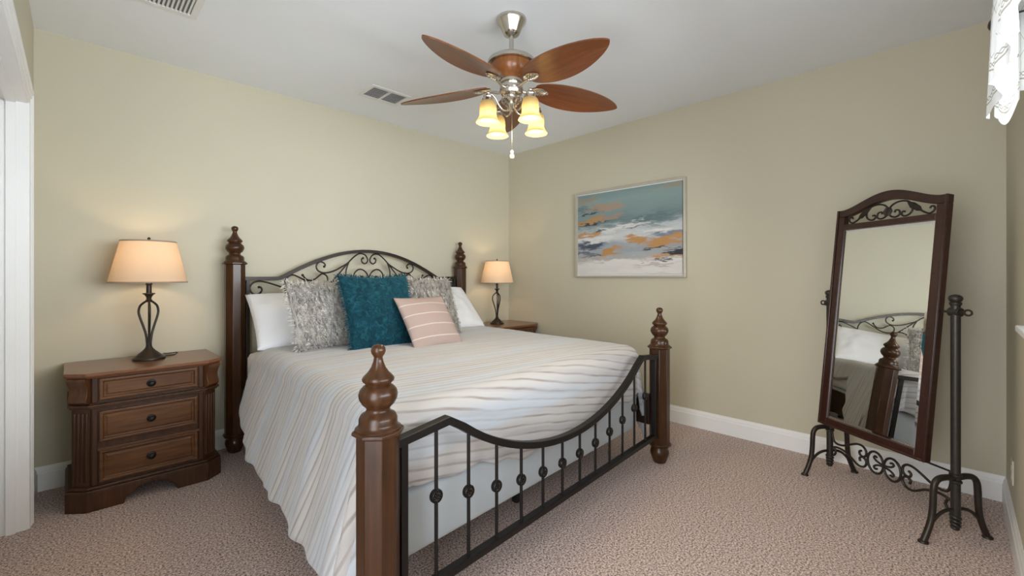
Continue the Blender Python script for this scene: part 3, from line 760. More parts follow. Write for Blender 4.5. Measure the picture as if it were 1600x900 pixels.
def place(o, loc, yaw, lean, roll=0):
    o.rotation_mode = 'XYZ'
    o.matrix_world = Matrix.Translation(Vector(loc)) @ Matrix.Rotation(yaw, 4, 'Z') @ Matrix.Rotation(-lean, 4, 'X') @ Matrix.Rotation(roll, 4, 'Y')

ZB = 0.752
f = pillow_fn(0.92, 0.50, 0.20, 0.03, 0.42, 2, 0.016)
o = pillow_mesh(f, 44).build('bed_pillow', M['sheet'], None); weld(o)
place(o, (-2.285, -0.60, ZB - 0.018), R(1), R(48), R(3)); tag(o, 'white bed pillow at the left end of the headboard, behind the left fur cushion', 'pillow', 'white bed pillows')
f = pillow_fn(0.92, 0.50, 0.20, 0.03, 0.42, 8, 0.016)
o = pillow_mesh(f, 44).build('bed_pillow', M['sheet'], None); weld(o)
place(o, (-1.305, -0.565, ZB - 0.006), R(1), R(45)); tag(o, 'white bed pillow at the right end of the headboard, by the far nightstand', 'pillow', 'white bed pillows')

def cushion(name, label, f, mat, loc, yaw, lean, roll=0, furn=0, fr=None, fmat=None, group=None, back=None):
    root = empty(name, loc); tag(root, label, 'cushion', group)
    place(root, loc, yaw, lean, roll)
    c = pillow_mesh(f, 40).build('cover', mat, root); weld(c)
    if furn: tag(fur(f, furn, 0.030, 0.0022).build('fur', mat, root, fix=False, smooth=False), kind='stuff')
    if fr: tag(fringe(f, *fr).build('fringe', fmat or mat, root, angle=60), kind='stuff')
    return root
ff = pillow_fn(0.45, 0.445, 0.16, 0.055, 0.38, 4, 0.010)
cushion('fur_cushion', 'grey shaggy square cushion with fringed edges at the left, in front of the white pillow', ff, M['fur'], (-2.385, -0.880, ZB + 0.01), R(3), R(22), R(-2), 5000, (60, 0.030, 0.0026, 0.006, 3), M['fur'], 'grey fur cushions')
ff2 = pillow_fn(0.46, 0.46, 0.16, 0.055, 0.38, 14, 0.010)
cushion('fur_cushion', 'grey shaggy square cushion mostly hidden behind the teal and pink cushions', ff2, M['fur'], (-1.60, -0.865, ZB + 0.01), R(3), R(22), R(1), 5000, (60, 0.030, 0.0026, 0.006, 5), M['fur'], 'grey fur cushions')
ft = pillow_fn(0.50, 0.495, 0.145, 0.07, 0.40, 6, 0.010)
cushion('plush_cushion', 'dark teal plush square cushion in the middle of the bed', ft, M['teal'], (-2.135, -1.105, ZB + 0.0), R(4), R(21), R(0), 0, (110, 0.022, 0.0020, 0.004, 8), M['teal'])
fp = pillow_fn(0.402, 0.395, 0.115, 0.065, 0.52, 9, 0.006)
cushion('striped_cushion', 'small dusty pink cushion with thin pale stripes, foremost on the bed', fp, M['pink'], (-1.880, -1.305, ZB + 0.0), R(4), R(36), R(0))

# ------------------------------------------------------------------ nightstands
def nightstand(loc, rz, label):
    root = empty('nightstand', loc, rz, label, 'nightstand', 'matching brown nightstands')
    # local frame: x across, front at -y, back at y=0
    HT = 0.712
    def plan(w, d, cx, cy):
        return [(-w, 0), (-w, -d + cy), (-w + cx, -d), (w - cx, -d), (w, -d + cy), (w, 0)]
    MB().prism(plan(0.312, 0.462, 0.072, 0.062), 0.10, 0.692).build('carcass', M['ns_dark'], root, smooth=False, bevel=0.002)
    mb = MB(); mb.prism(plan(0.342, 0.502, 0.078, 0.070), 0.694, HT); mb.prism(plan(0.330, 0.488, 0.076, 0.066), 0.682, 0.694, None, plan(0.338, 0.498, 0.077, 0.069))
    mb.build('top', M['ns_top'], root, smooth=False, bevel=0.004)
    mb = MB(); mb.prism(plan(0.330, 0.486, 0.075, 0.066), 0.532, 0.546); mb.prism(plan(0.322, 0.476, 0.075, 0.066), 0.522, 0.532); mb.prism(plan(0.322, 0.476, 0.075, 0.066), 0.546, 0.552)
    mb.build('waist_moulding', M['ns_dark'], root, smooth=False, bevel=0.003)
    # base: moulding + bracket feet
    mb = MB(); mb.prism(plan(0.330, 0.486, 0.075, 0.066), 0.108, 0.122); mb.prism(plan(0.336, 0.496, 0.075, 0.066), 0.096, 0.108)
    def bracket(sg):
        prof = [(0.262, 0.0), (0.115, 0.0), (0.108, 0.030), (0.098, 0.042), (0.082, 0.046), (0.072, 0.060), (0.060, 0.072), (0.0, 0.080), (0.0, 0.098), (0.262, 0.098)]
        pts = [(sg * x, z) for x, z in prof]
        m = Matrix(((1, 0, 0, 0), (0, 0, 1, -0.494), (0, 1, 0, 0), (0, 0, 0, 1)))
        mb.prism(pts if sg > 0 else pts[::-1], 0, 0.030, m)
        # canted corner and side return
        a, b, c, d = Vector((sg * 0.262, -0.494)), Vector((sg * 0.338, -0.428)), Vector((sg * 0.338, -0.02)), Vector((sg * 0.300, -0.02))
        a2, b2 = Vector((sg * 0.262, -0.464)), Vector((sg * 0.306, -0.424))
        po = [a, b, b2, a2]; po = po if sg > 0 else po[::-1]; mb.prism([tuple(q) for q in po], 0, 0.098)
        po = [b, Vector((sg * 0.338, -0.30)), Vector((sg * 0.306, -0.30)), b2]; po = po if sg > 0 else po[::-1]; mb.prism([tuple(q) for q in po], 0, 0.098)
        mb.box(min(sg * .306, sg * .338), max(sg * .306, sg * .338), -0.30, -0.12, 0.06, 0.098); mb.box(min(sg * .306, sg * .338), max(sg * .306, sg * .338), -0.12, -0.0, 0.0, 0.098)
    bracket(1); bracket(-1)
    mb.build('plinth', M['ns_dark'], root, smooth=False, bevel=0.003)
    # fluted pilasters and scrolled corbels on the canted corners
    for sg in (-1, 1):
        c0 = Vector((sg * 0.312, -0.400)); c1 = Vector((sg * 0.240, -0.462)); e = (c1 - c0).normalized(); out = Vector((sg * abs(e.y), -abs(e.x)))
        L_ = (c1 - c0).length; mb = MB()
        m = Matrix(((e.x, out.x, 0, c0.x), (e.y, out.y, 0, c0.y), (0, 0, 1, 0), (0, 0, 0, 1)))
        mb.box(0.006, L_ - 0.006, -0.004, 0.006, 0.122, 0.522, m)
        for k in range(4):
            x = 0.018 + k * (L_ - 0.036) / 3; mb.lathe([(0.0062, 0.145), (0.0062, 0.50)], 8, m @ Matrix.Translation((x, 0.006, 0)))
        mb.build('pilaster', M['ns_dark'], root, angle=40, bevel=0.001)
        mb = MB(); prof = [(0.0, 0.552), (0.022, 0.552), (0.030, 0.560), (0.031, 0.574), (0.024, 0.596), (0.021, 0.616), (0.026, 0.640), (0.036, 0.660), (0.040, 0.674), (0.036, 0.683), (0.0, 0.683)]
        pm = m @ Matrix(((0, 0, 1, 0), (1, 0, 0, 0), (0, 1, 0, 0), (0, 0, 0, 1)))
        mb.prism(prof, 0.004, L_ - 0.004, pm); mb.build('corbel', M['ns_corbel'], root, angle=40, bevel=0.002)
    # face-frame stiles with a bead beside the drawers
    for sg in (-1, 1):
        mb = MB()
        x = sg * 0.228; mb.box(x - 0.011, x + 0.011, -0.470, -0.455, 0.552, 0.682); mb.box(x - 0.011, x + 0.011, -0.470, -0.455, 0.122, 0.522)
        mb.build('stile', M['ns_dark'], root, smooth=False, bevel=0.003)
    for z0, z1, lip in ((0.562, 0.676, 0), (0.345, 0.506, 0), (0.136, 0.302, 1)):
        mb = MB(); w = 0.212; y = -0.462
        def ring(ins, yy): return [(-w + ins, yy, z0 + ins), (w - ins, yy, z0 + ins), (w - ins, yy, z1 - ins), (-w + ins, yy, z1 - ins)]
        rs = [ring(0, y + 0.02), ring(0, y - 0.014), ring(0.004, y - 0.018), ring(0.014, y - 0.018), ring(0.020, y - 0.008), ring(0.026, y - 0.008), ring(0.034, y - 0.012)]
        vs = [p for r_ in rs for p in r_]
        fs = [(i * 4 + k, i * 4 + (k + 1) % 4, (i + 1) * 4 + (k + 1) % 4, (i + 1) * 4 + k) for i in range(len(rs) - 1) for k in range(4)] + [(24, 25, 26, 27), (3, 2, 1, 0)]
        mb.add(vs, fs)
        if lip: mb.box(-w - 0.006, w + 0.006, y - 0.024, y, z1, z1 + 0.012)
        dr = mb.build('drawer', M['ns_wood'], root, smooth=False, bevel=0.0015)
        mb = MB(); m = axis_m((0, y - 0.012, (z0 + z1) / 2), (0, -1, 0))
        mb.lathe([(0.021, 0.0), (0.021, 0.003), (0.018, 0.005), (0.008, 0.006), (0.006, 0.012), (0.009, 0.016), (0.0145, 0.019), (0.0155, 0.023), (0.012, 0.028), (0.006, 0.030), (0.0005, 0.0305)], 20, m)
        mb.build('knob', M['iron'], dr, angle=40)
    return root
n1 = nightstand((-3.250, -0.022, 0), R(0.5), 'nightstand')
n1['label'] = 'three-drawer brown wood nightstand in the left corner beside the closet'
n2 = copy_tree(n1); n2.location = (-0.347, -0.022, 0); n2.rotation_euler = (0, 0, 0)
n2['label'] = 'brown wood nightstand in the far corner, its drawers mostly hidden by the bed'

# ------------------------------------------------------------------ table lamps
def table_lamp(loc, label):
    root = empty('table_lamp', loc, 0, label, 'lamp', 'matching table lamps')
    mb = MB(); mb.lathe([(0.078, 0.0), (0.080, 0.004), (0.078, 0.012), (0.066, 0.018), (0.062, 0.022), (0.050, 0.036), (0.032, 0.052), (0.020, 0.066), (0.014, 0.080), (0.013, 0.09)], 32)
    mb.build('base', M['bronze'], root, angle=40)
    mb = MB()
    for k in range(3):
        a = 2 * PI * k / 3 + 0.5
        prof = [(0.010, 0.078), (0.010, 0.10), (0.016, 0.15), (0.030, 0.20), (0.046, 0.25), (0.053, 0.285), (0.046, 0.318), (0.028, 0.338), (0.010, 0.350)]
        mb.tube(smooth_path([(r * math.cos(a), r * math.sin(a), z) for r, z in prof], 5), 0.0062, 8)
    mb.tube([(0, 0, 0.08), (0, 0, 0.36)], 0.005, 8)
    mb.build('scroll_stem', M['bronze'], root, angle=60)
    mb = MB(); mb.lathe([(0.010, 0.342), (0.016, 0.348), (0.017, 0.354), (0.012, 0.360), (0.013, 0.372), (0.022, 0.386), (0.031, 0.392), (0.031, 0.396), (0.014, 0.398), (0.013, 0.404), (0.013, 0.445), (0.016, 0.447), (0.016, 0.485), (0.008, 0.49)], 20)
    mb.build('socket', M['bronze'], root, angle=40)
    zs0, zs1, r0, r1 = 0.462, 0.704, 0.187, 0.132
    mb = MB(); mb.lathe([(r0, zs0), (r0 * 0.5 + r1 * 0.5, (zs0 + zs1) / 2), (r1, zs1)], 48, caps=False)
    sh = mb.build('lamp_shade', M['linen'], root, fix=False)
    for r_, z in ((r0, zs0), (r1, zs1)):
        mb = MB(); mb.lathe([(r_ + 0.0015, z - 0.004), (r_ + 0.002, z + 0.004), (r_ - 0.002, z + 0.004), (r_ - 0.002, z - 0.004), (r_ + 0.0015, z - 0.004)], 48, caps=False)
        mb.build('shade_trim', M['shade_trim'], sh, angle=40)
    mb = MB()
    for sg in (-1, 1):
        mb.tube(smooth_path([(0, 0.014 * sg, 0.47), (0, 0.05 * sg, 0.52), (0, 0.055 * sg, 0.60), (0, 0.03 * sg, 0.68), (0, 0, 0.705)], 5), 0.0018, 6)
    for k in range(3):
        a = 2 * PI * k / 3; mb.tube([(0, 0, 0.700), (r1 * math.cos(a), r1 * math.sin(a), 0.700)], 0.0015, 6)
    mb.build('harp', M['bronze'], root, angle=60)
    mb = MB(); mb.lathe([(0.004, 0.700), (0.010, 0.706), (0.005, 0.711), (0.007, 0.716), (0.0085, 0.722), (0.006, 0.729), (0.0008, 0.732)], 14); mb.build('finial', M['bronze'], root, angle=50)
    mb = MB(); mb.lathe([(0.012, 0.488), (0.014, 0.50), (0.024, 0.53), (0.029, 0.555), (0.024, 0.578), (0.010, 0.590), (0.001, 0.592)], 18); b = mb.build('bulb', M['bulb'], root)
    mb = MB(); mb.tube(smooth_path([(0.06, 0.03, 0.004), (0.10, 0.055, 0.004), (0.135, 0.075, 0.004), (0.15, 0.10, 0.012), (0.13, 0.12, 0.008), (0.10, 0.15, 0.004), (0.09, 0.172, 0.004)], 5), 0.0028, 6)
    mb.build('power_cord', M['black'], root, angle=60)
    point_light('bulb_light', (0, 0, 0.60), LAMP_W, (1.0, 0.72, 0.42), 0.03, root)
    return root
l1 = table_lamp((-3.232, -0.225, 0.712), 'lit table lamp with tapered linen shade on the nightstand left of the bed')
l2 = table_lamp((-0.405, -0.240, 0.712), 'lit table lamp with tapered linen shade in the far corner right of the bed')
l2.scale = (0.92, 0.92, 0.93)

# ------------------------------------------------------------------ ceiling fan
FX, FY = -1.867, -1.938
fan = empty('ceiling_fan', (FX, FY, H), 0, 'brushed nickel ceiling fan with five brown leaf-shaped blades and four lit glass shades', 'ceiling fan')
Z = lambda z: z - H
mb = MB(); mb.lathe([(0.080, 0.0), (0.081, -0.006), (0.078, -0.018), (0.066, -0.034), (0.048, -0.072), (0.040, -0.086), (0.026, -0.092), (0.014, -0.096)], 36); mb.build('canopy', M['nickel'], fan, angle=40)
mb = MB(); mb.lathe([(0.0125, -0.09), (0.0125, Z(2.40))], 18); mb.lathe([(0.024, Z(2.425)), (0.026, Z(2.415)), (0.026, Z(2.40))], 20); mb.build('downrod', M['nickel'], fan, angle=40)
mb = MB(); mb.lathe([(0.026, Z(2.412)), (0.055, Z(2.404)), (0.100, Z(2.388)), (0.126, Z(2.372)), (0.130, Z(2.362)), (0.128, Z(2.352)), (0.112, Z(2.347))], 40); mb.build('motor_cap', M['nickel'], fan, angle=40)
mb = MB(); mb.lathe([(0.112, Z(2.352)), (0.112, Z(2.336)), (0.104, Z(2.308)), (0.090, Z(2.284)), (0.070, Z(2.270)), (0.050, Z(2.267))], 40); mb.build('motor_housing', M['housing'], fan, angle=50)
mb = MB(); mb.lathe([(0.048, Z(2.272)), (0.060, Z(2.268)), (0.060, Z(2.252)), (0.050, Z(2.248)), (0.047, Z(2.240)), (0.062, Z(2.234)), (0.064, Z(2.208)), (0.056, Z(2.192)), (0.036, Z(2.184))], 36); mb.build('flywheel', M['nickel'], fan, angle=40)
mb = MB(); mb.lathe([(0.036, Z(2.186)), (0.031, Z(2.178)), (0.042, Z(2.170)), (0.043, Z(2.162)), (0.028, Z(2.152)), (0.021, Z(2.146)), (0.031, Z(2.136)), (0.032, Z(2.128)), (0.020, Z(2.116)), (0.012, Z(2.108)), (0.012, Z(2.102)), (0.006, Z(2.098)), (0.001, Z(2.097))], 32); mb.build('light_fitter', M['nickel'], fan, angle=40)
BZ = 2.246
for k in range(5):
    a = R(47.8 + 72 * k); rot = Matrix.Rotation(a, 4, 'Z')
    pitch = Matrix.Translation((0, 0, Z(BZ))) @ Matrix.Rotation(R(3.2), 4, 'Y') @ Matrix.Rotation(R(-13), 4, 'X')
    mm = rot @ pitch
    mb = MB(); L0, L1 = 0.135, 0.668; n = 36
    up, dn = [], []
    for i in range(n + 1):
        t = i / n; t = 0.5 - 0.5 * math.cos(PI * t); x = L0 + (L1 - L0) * t
        wv = 0.028 * (1 - t) ** 3 + 0.097 * max(0.0, math.sin(PI * t ** 0.90)) ** 0.62
        if i == n: wv = 0.0015
        bow = 0.0
        up.append((x, wv)); dn.append((x, -wv))
    cols = 8; vs = []
    for sgn in (1, -1):
        for i in range(n + 1):
            x, wv = up[i]
            for j in range(cols + 1):
                yy = wv * (2 * j / cols - 1)
                zz = 0.0035 * sgn - 0.10 * yy * yy / 0.1
                vs.append(mm @ Vector((x, yy, zz)))
    o1 = (n + 1) * (cols + 1); fs = []
    for i in range(n):
        for j in range(cols):
            k0 = i * (cols + 1) + j; fs.append((k0, k0 + cols + 1, k0 + cols + 2, k0 + 1)); k1 = k0 + o1; fs.append((k1, k1 + 1, k1 + cols + 2, k1 + cols + 1))
        for j, fl in ((0, 0), (cols, 1)):
            k0 = i * (cols + 1) + j; q = (k0, k0 + cols + 1, k0 + cols + 1 + o1, k0 + o1); fs.append(q if fl else q[::-1])
    for i in (0, n):
        for j in range(cols):
            k0 = i * (cols + 1) + j; q = (k0, k0 + 1, k0 + 1 + o1, k0 + o1); fs.append(q)
    # blade keeps its own frame so that the grain runs along it
    inv = mm.inverted(); mb.add([inv @ v for v in vs], fs)
    bo = mb.build('blade', M['blade'], fan, angle=50); bo.matrix_local = mm
    mb = MB(); lw = 0.031
    # cast leaf: domed outline with raised veins, under the blade root
    def leaf(s, t):
        x = 0.118 + 0.102 * s; wv = lw * math.sin(PI * (0.08 + 0.90 * s)) ** 0.7; yy = wv * (2 * t - 1)
        return Vector((x, yy, -0.008 - 0.012 * (1 - (2 * t - 1) ** 2) * math.sin(PI * (0.1 + 0.85 * s))))
    mb.grid(leaf, 14, 10); mb.grid(lambda s, t: leaf(s, t) * 1.0 + Vector((0, 0, 0.006 + 0.010 * (1 - (2 * t - 1) ** 2) * math.sin(PI * (0.1 + 0.85 * s)))), 14, 10)
    for q in range(-2, 3):
        mb.tube([leaf(0.1 + 0.14 * (q + 2), 0.5) + Vector((0, 0, -0.002)), leaf(min(0.97, 0.3 + 0.14 * (q + 2)), 0.86) + Vector((0, 0, -0.002))], 0.0022, 6)
        mb.tube([leaf(0.1 + 0.14 * (q + 2), 0.5) + Vector((0, 0, -0.002)), leaf(min(0.97, 0.3 + 0.14 * (q + 2)), 0.14) + Vector((0, 0, -0.002))], 0.0022, 6)
    mb.tube([leaf(0.0, 0.5) + Vector((0, 0, -0.002)), leaf(0.97, 0.5) + Vector((0, 0, -0.002))], 0.003, 6)
    mb.tube(smooth_path([(0.045, 0, -0.022), (0.075, 0, -0.030), (0.105, 0, -0.022), (0.138, 0, -0.014)], 4), [0.009] * 4 + [0.008] * 4 + [0.007] * 5, 8)
    io = mb.build('blade_iron', M['nickel'], bo, angle=50)
# light kit: four curled arms with bell shades
GX = 0.012
for k in range(4):
    a = R(79.5 + 90 * k); rot = Matrix.Translation((GX, 0, 0)) @ Matrix.Rotation(a, 4, 'Z'); rr = 0.158
    mb = MB()
    arm = [(0.012, 0, Z(2.118)), (0.034, 0, Z(2.100)), (0.062, 0, Z(2.098)), (0.088, 0, Z(2.116)), (0.110, 0, Z(2.146)), (0.134, 0, Z(2.164)), (0.152, 0, Z(2.162)), (rr, 0, Z(2.148))]
    mb.tube([rot @ Vector(p) for p in smooth_path(arm, 6)], 0.0055, 8)
    curl = [(0.030, 0, Z(2.150)), (0.048, 0, Z(2.168)), (0.068, 0, Z(2.162)), (0.072, 0, Z(2.142)), (0.058, 0, Z(2.132)), (0.050, 0, Z(2.142))]
    mb.tube([rot @ Vector(p) for p in smooth_path(curl, 5)], 0.0050, 6)
    mb.ball(rot @ Vector((rr, 0, Z(2.168))), 0.010, 12, 8)
    ao = mb.build('light_arm', M['nickel'], fan, angle=60)
    m = rot @ Matrix.Translation((rr, 0, 0))
    mb = MB(); mb.lathe([(0.010, Z(2.160)), (0.024, Z(2.154)), (0.026, Z(2.146)), (0.024, Z(2.142)), (0.030, Z(2.138)), (0.031, Z(2.118)), (0.027, Z(2.116))], 24, m); mb.build('shade_holder', M['nickel'], ao, angle=40)
    pr = [(0.026, 2.128), (0.036, 2.120), (0.043, 2.106), (0.045, 2.090), (0.0455, 2.074), (0.044, 2.060), (0.0445, 2.050), (0.048, 2.038), (0.055, 2.026), (0.0615, 2.018), (0.063, 2.012)]
    mb = MB(); mb.lathe([(r_, Z(z)) for r_, z in pr], 36, m, caps=False)
    so = mb.build('glass_shade', M['glass_shade'], ao, fix=False, angle=60)
    mb = MB(); mb.lathe([(0.010, Z(2.125)), (0.012, Z(2.110)), (0.020, Z(2.092)), (0.022, Z(2.078)), (0.017, Z(2.064)), (0.006, Z(2.058)), (0.001, Z(2.057))], 16, m); mb.build('bulb', M['bulb'], ao)
    point_light('fan_bulb_light', m @ Vector((0, 0, Z(2.040))), FAN_W, (1.0, 0.78, 0.46), 0.025, fan)
mb = MB(); mb.tube([(0.004, 0, Z(2.100)), (0.004, 0, Z(1.885))], 0.0016, 6); mb.build('pull_chain', M['nickel'], fan, angle=60)
mb = MB(); mb.lathe([(0.004, Z(1.892)), (0.009, Z(1.888)), (0.009, Z(1.878)), (0.005, Z(1.875)), (0.011, Z(1.868)), (0.0125, Z(1.858)), (0.010, Z(1.848)), (0.001, Z(1.845))], 16, Matrix.Translation((0.004, 0, 0))); mb.build('pull_fob', M['outlet'], fan, angle=50)

# ------------------------------------------------------------------ vents
def vent(name, x0, x1, y0, y1, along, nsl, split, label, bw=0.032):
    root = empty(name, ((x0 + x1) / 2, (y0 + y1) / 2, H), 0, label, 'air vent', None)
    w, d = (x1 - x0) / 2, (y1 - y0) / 2
    mb = MB()
    mb.ring(lambda a, b, z: (a, b, z), -w, w, -d, d, bw, -0.008, 0)
    if split: mb.box(-0.011, 0.011, -d + bw, d - bw, -0.007, 0)
    mb.build('vent_frame', M['white_metal'], root, smooth=False, bevel=0.002)
    MB().box(-w + bw * .7, w - bw * .7, -d + bw * .7, d - bw * .7, -0.0015, -0.0005).build('duct_shade_sheet', M['vent_dark'], root, smooth=False)  # thin dark sheet, its colour stands in for shade inside the duct
    for k in range(nsl):
        t = (k + 0.5) / nsl; mb = MB()
        if along == 'x':
            m = Matrix.Translation((0, -d + bw + (2 * d - 2 * bw) * t, -0.005)) @ Matrix.Rotation(R(35), 4, 'X'); mb.box(-w + bw, w - bw, -0.008, 0.008, -0.0006, 0.0006, m)
        else:
            m = Matrix.Translation((-w + bw + (2 * w - 2 * bw) * t, 0, -0.005)) @ Matrix.Rotation(R(-35), 4, 'Y'); mb.box(-0.0065, 0.0065, -d + bw, d - bw, -0.0006, 0.0006, m)
        mb.build('louver', M['white_metal'], root, smooth=False)
    return root
vent('ceiling_vent', -2.022, -1.690, -0.665, -0.415, 'x', 8, True, 'small white ceiling vent with two louvered bays beside the fan')
vent('ceiling_vent', -3.50, -3.080, -1.25, -0.742, 'y', 20, False, 'large white louvered return vent at the top edge, above the left nightstand')

# ------------------------------------------------------------------ painting
root = empty('framed_painting', (0, -1.534, 1.610), 0, 'framed abstract painting of teal, white and ochre strokes on the right wall', 'painting')
w, h = 0.551, 0.409
mb = MB()
mb.ring(lambda a, b, d: (d, a, b), -w, w, -h, h, 0.016, -0.042, -0.002)
mb.build('picture_frame', M['silver_frame'], root, smooth=False, bevel=0.002)
mb = MB(); e = 0.016
mb.ring(lambda a, b, d: (d, a, b), -w + e, w - e, -h + e, h - e, 0.008, -0.026, -0.004)
mb.build('frame_liner', M['trim'], root, smooth=False)
mb = MB(); mb.box(-0.034, -0.006, -w + 0.026, w - 0.026, -h + 0.026, h - 0.026)
o = mb.build('canvas', M['canvas'], root, smooth=False, fix=False)
uvl = o.data.uv_layers.new(name='UVMap')
for lp in o.data.loops:
    p = o.data.vertices[lp.vertex_index].co; uvl.data[lp.index].uv = (0.5 - p.y / (2 * w), 0.5 + p.z / (2 * h))

# ------------------------------------------------------------------ cheval mirror
PL, PR = Vector((-0.257, -3.084, 0)), Vector((-0.675, -3.629, 0))
chev = empty('cheval_mirror', ((PL.x + PR.x) / 2, (PL.y + PR.y) / 2, 0), 0, 'tall tilting cheval mirror with arched dark cherry frame on a scrolled metal stand', 'mirror')
O = Vector(chev.location)
pd = (PR - PL).normalized(); pn = Vector((pd.y, -pd.x, 0)); plen = (PR - PL).length
pl_, pr_ = PL - O, PR - O
def sp_(s, z, off=0.0): return pl_ + pd * s + Vector((0, 0, z)) + pn * off
for c in (pl_, pr_):
    mt = Matrix.Translation(c)
    mb = MB(); mb.lathe([(0.0175, 0.10), (0.0175, 1.085)], 20, mt)
    po = mb.build('stand_post', M['pewter'], chev, angle=50)
    mb = MB(); mb.lathe([(0.018, 1.075), (0.022, 1.080), (0.022, 1.088), (0.018, 1.092), (0.023, 1.098), (0.026, 1.108), (0.022, 1.118), (0.012, 1.124), (0.001, 1.126)], 20, mt); mb.build('post_cap', M['pewter'], po, angle=40)
    mb = MB()
    mb.lathe([(0.018, 0.262), (0.023, 0.266), (0.023, 0.274), (0.018, 0.278)], 20, mt); mb.lathe([(0.018, 0.292), (0.023, 0.296), (0.023, 0.302), (0.018, 0.306)], 20, mt)
    mb.build('collar', M['pewter'], po, angle=40); mb = MB()
    hel = []
    for i in range(61):
        t = i / 60; a = t * 2 * PI * 3.5; hel.append(c + Vector(((0.015 - 0.004 * t) * math.cos(a), (0.015 - 0.004 * t) * math.sin(a), 0.115 - 0.060 * t)))
    mb.tube(hel, 0.008, 8); mb.lathe([(0.012, 0.048), (0.015, 0.055), (0.012, 0.12)], 14, mt)
    mb.build('coil_foot', M['pewter'], po, angle=60)
    for sg in (-1, 1):
        dv = Vector((-0.135, 0.108, 0)).normalized() * sg
        leg = [(0.010, 0.285), (0.050, 0.290), (0.088, 0.284), (0.108, 0.262), (0.114, 0.225), (0.117, 0.160), (0.126, 0.100), (0.146, 0.045), (0.166, 0.004)]
        mb = MB(); mb.tube([c + dv * x + Vector((0, 0, z)) for x, z in smooth_path([(x, z, 0) for x, z in leg], 5) and [(p.x, p.y) for p in smooth_path([(x, z, 0) for x, z in leg], 5)]], 0.0135, 12)
        mb.lathe([(0.020, 0.0), (0.020, 0.006), (0.014, 0.012)], 14, Matrix.Translation(c + dv * 0.166))
        mb.build('leg', M['bronze'], po, angle=60)
        br = [(0.012, 0.118), (0.045, 0.114), (0.080, 0.098), (0.108, 0.068), (0.132, 0.062)]
        br = [(0.012, 0.142), (0.045, 0.140), (0.080, 0.126), (0.112, 0.098), (0.124, 0.080)]
        mb = MB(); mb.tube([c + dv * p.x + Vector((0, 0, p.y)) for p in smooth_path([(x, z, 0) for x, z in br], 5)], 0.0075, 10); mb.build('leg_brace', M['bronze'], po, angle=60)
# scrolled stretcher
mb = MB()
half = [
 [(0.018, 0.262), (0.022, 0.235), (0.033, 0.210), (0.060, 0.202), (0.10, 0.210), (0.150, 0.236), (0.188, 0.252), (0.220, 0.252), (0.240, 0.234), (0.241, 0.208), (0.224, 0.194), (0.205, 0.198), (0.200, 0.214), (0.212, 0.224)],
 [(0.018, 0.170), (0.050, 0.180), (0.090, 0.180), (0.134, 0.166), (0.180, 0.139), (0.205, 0.133), (0.230, 0.141), (0.243, 0.163), (0.236, 0.184), (0.216, 0.190), (0.202, 0.178), (0.206, 0.162)],
 [(0.018, 0.120), (0.034, 0.130), (0.042, 0.150), (0.032, 0.172)]]
for pts in half:
    for mir in (0, 1): mb.tube(smooth_path([sp_(plen - s if mir else s, z) for s, z in pts], 6), 0.0062, 8)
for cx in (0.2965, plen - 0.2965):
    mb.tube([sp_(cx + 0.0455 * math.cos(2 * PI * k / 32), 0.192 + 0.058 * math.sin(2 * PI * k / 32)) for k in range(32)], 0.0062, 8, True)
    sg = 1 if cx < plen / 2 else -1
    for up in (1, -1):
        pts = [(cx + sg * 0.040, 0.192 + 0.006 * up), (cx + sg * 0.026, 0.192 + 0.006 * up), (cx + sg * 0.006, 0.192 + 0.012 * up), (cx - sg * 0.008, 0.192 + 0.024 * up), (cx - sg * 0.001, 0.192 + 0.035 * up), (cx + sg * 0.010, 0.192 + 0.030 * up)]
        mb.tube(smooth_path([sp_(*p) for p in pts], 5), 0.0055, 8)
mb.build('scroll_stretcher', M['bronze'], chev, angle=60)
mb = MB(); mb.tube([sp_(0.0, 0.300, -0.014), sp_(plen, 0.300, -0.014)], 0.005, 8); mb.build('cross_rod', M['bronze'], chev, angle=60)
# tilting frame: its own axes, u across, v up the frame, n out of the glass
yaw, tilt = R(-125.23), R(6.18)
u_ = Vector((math.cos(yaw), math.sin(yaw), 0)); n0 = Vector((-u_.y, u_.x, 0)); v_ = Vector((0, 0, 1)) * math.cos(tilt) + n0 * math.sin(tilt); nn_ = u_.cross(v_)
FM = Matrix((u_, v_, nn_)).transposed().to_4x4(); FM.translation = Vector((-0.467, -3.335, 0.965)) - O
def bell(x): return 0.640 + 0.071 * (math.cos(PI * min(1, abs(x) / 0.265)) * 0.5 + 0.5) ** 0.8
def ibell(x): return 0.598 + 0.064 * (math.cos(PI * min(1, abs(x) / 0.255)) * 0.5 + 0.5) ** 0.8
mb = MB(); hw, st, d0, d1 = 0.295, 0.049, -0.017, 0.017
I4 = Matrix.Identity(4)
mb.box(-hw, -hw + st, -0.6385, 0.598, d0, d1); mb.box(hw - st, hw, -0.6385, 0.598, d0, d1)
mb.box(-hw + st, hw - st, -0.6385, -0.594, d0, d1); mb.box(-hw + st, hw - st, 0.521, 0.553, d0, d1)
xs = [-hw + (2 * hw) * i / 40 for i in range(41)]
outer = [(x, bell(x)) for x in xs]; inner = [(x, ibell(x) if abs(x) < hw - st else 0.598) for x in xs]
vs = []; fs = []
for (x, zo), (_, zi) in zip(outer, inner): vs += [(x, zi, d0), (x, zi, d1), (x, zo, d1), (x, zo, d0)]
for i in range(40):
    for k in range(4): fs.append((i * 4 + k, i * 4 + (k + 1) % 4, i * 4 + 4 + (k + 1) % 4, i * 4 + 4 + k))
fs += [(3, 2, 1, 0), (160, 161, 162, 163)]
mb.add(vs, fs)
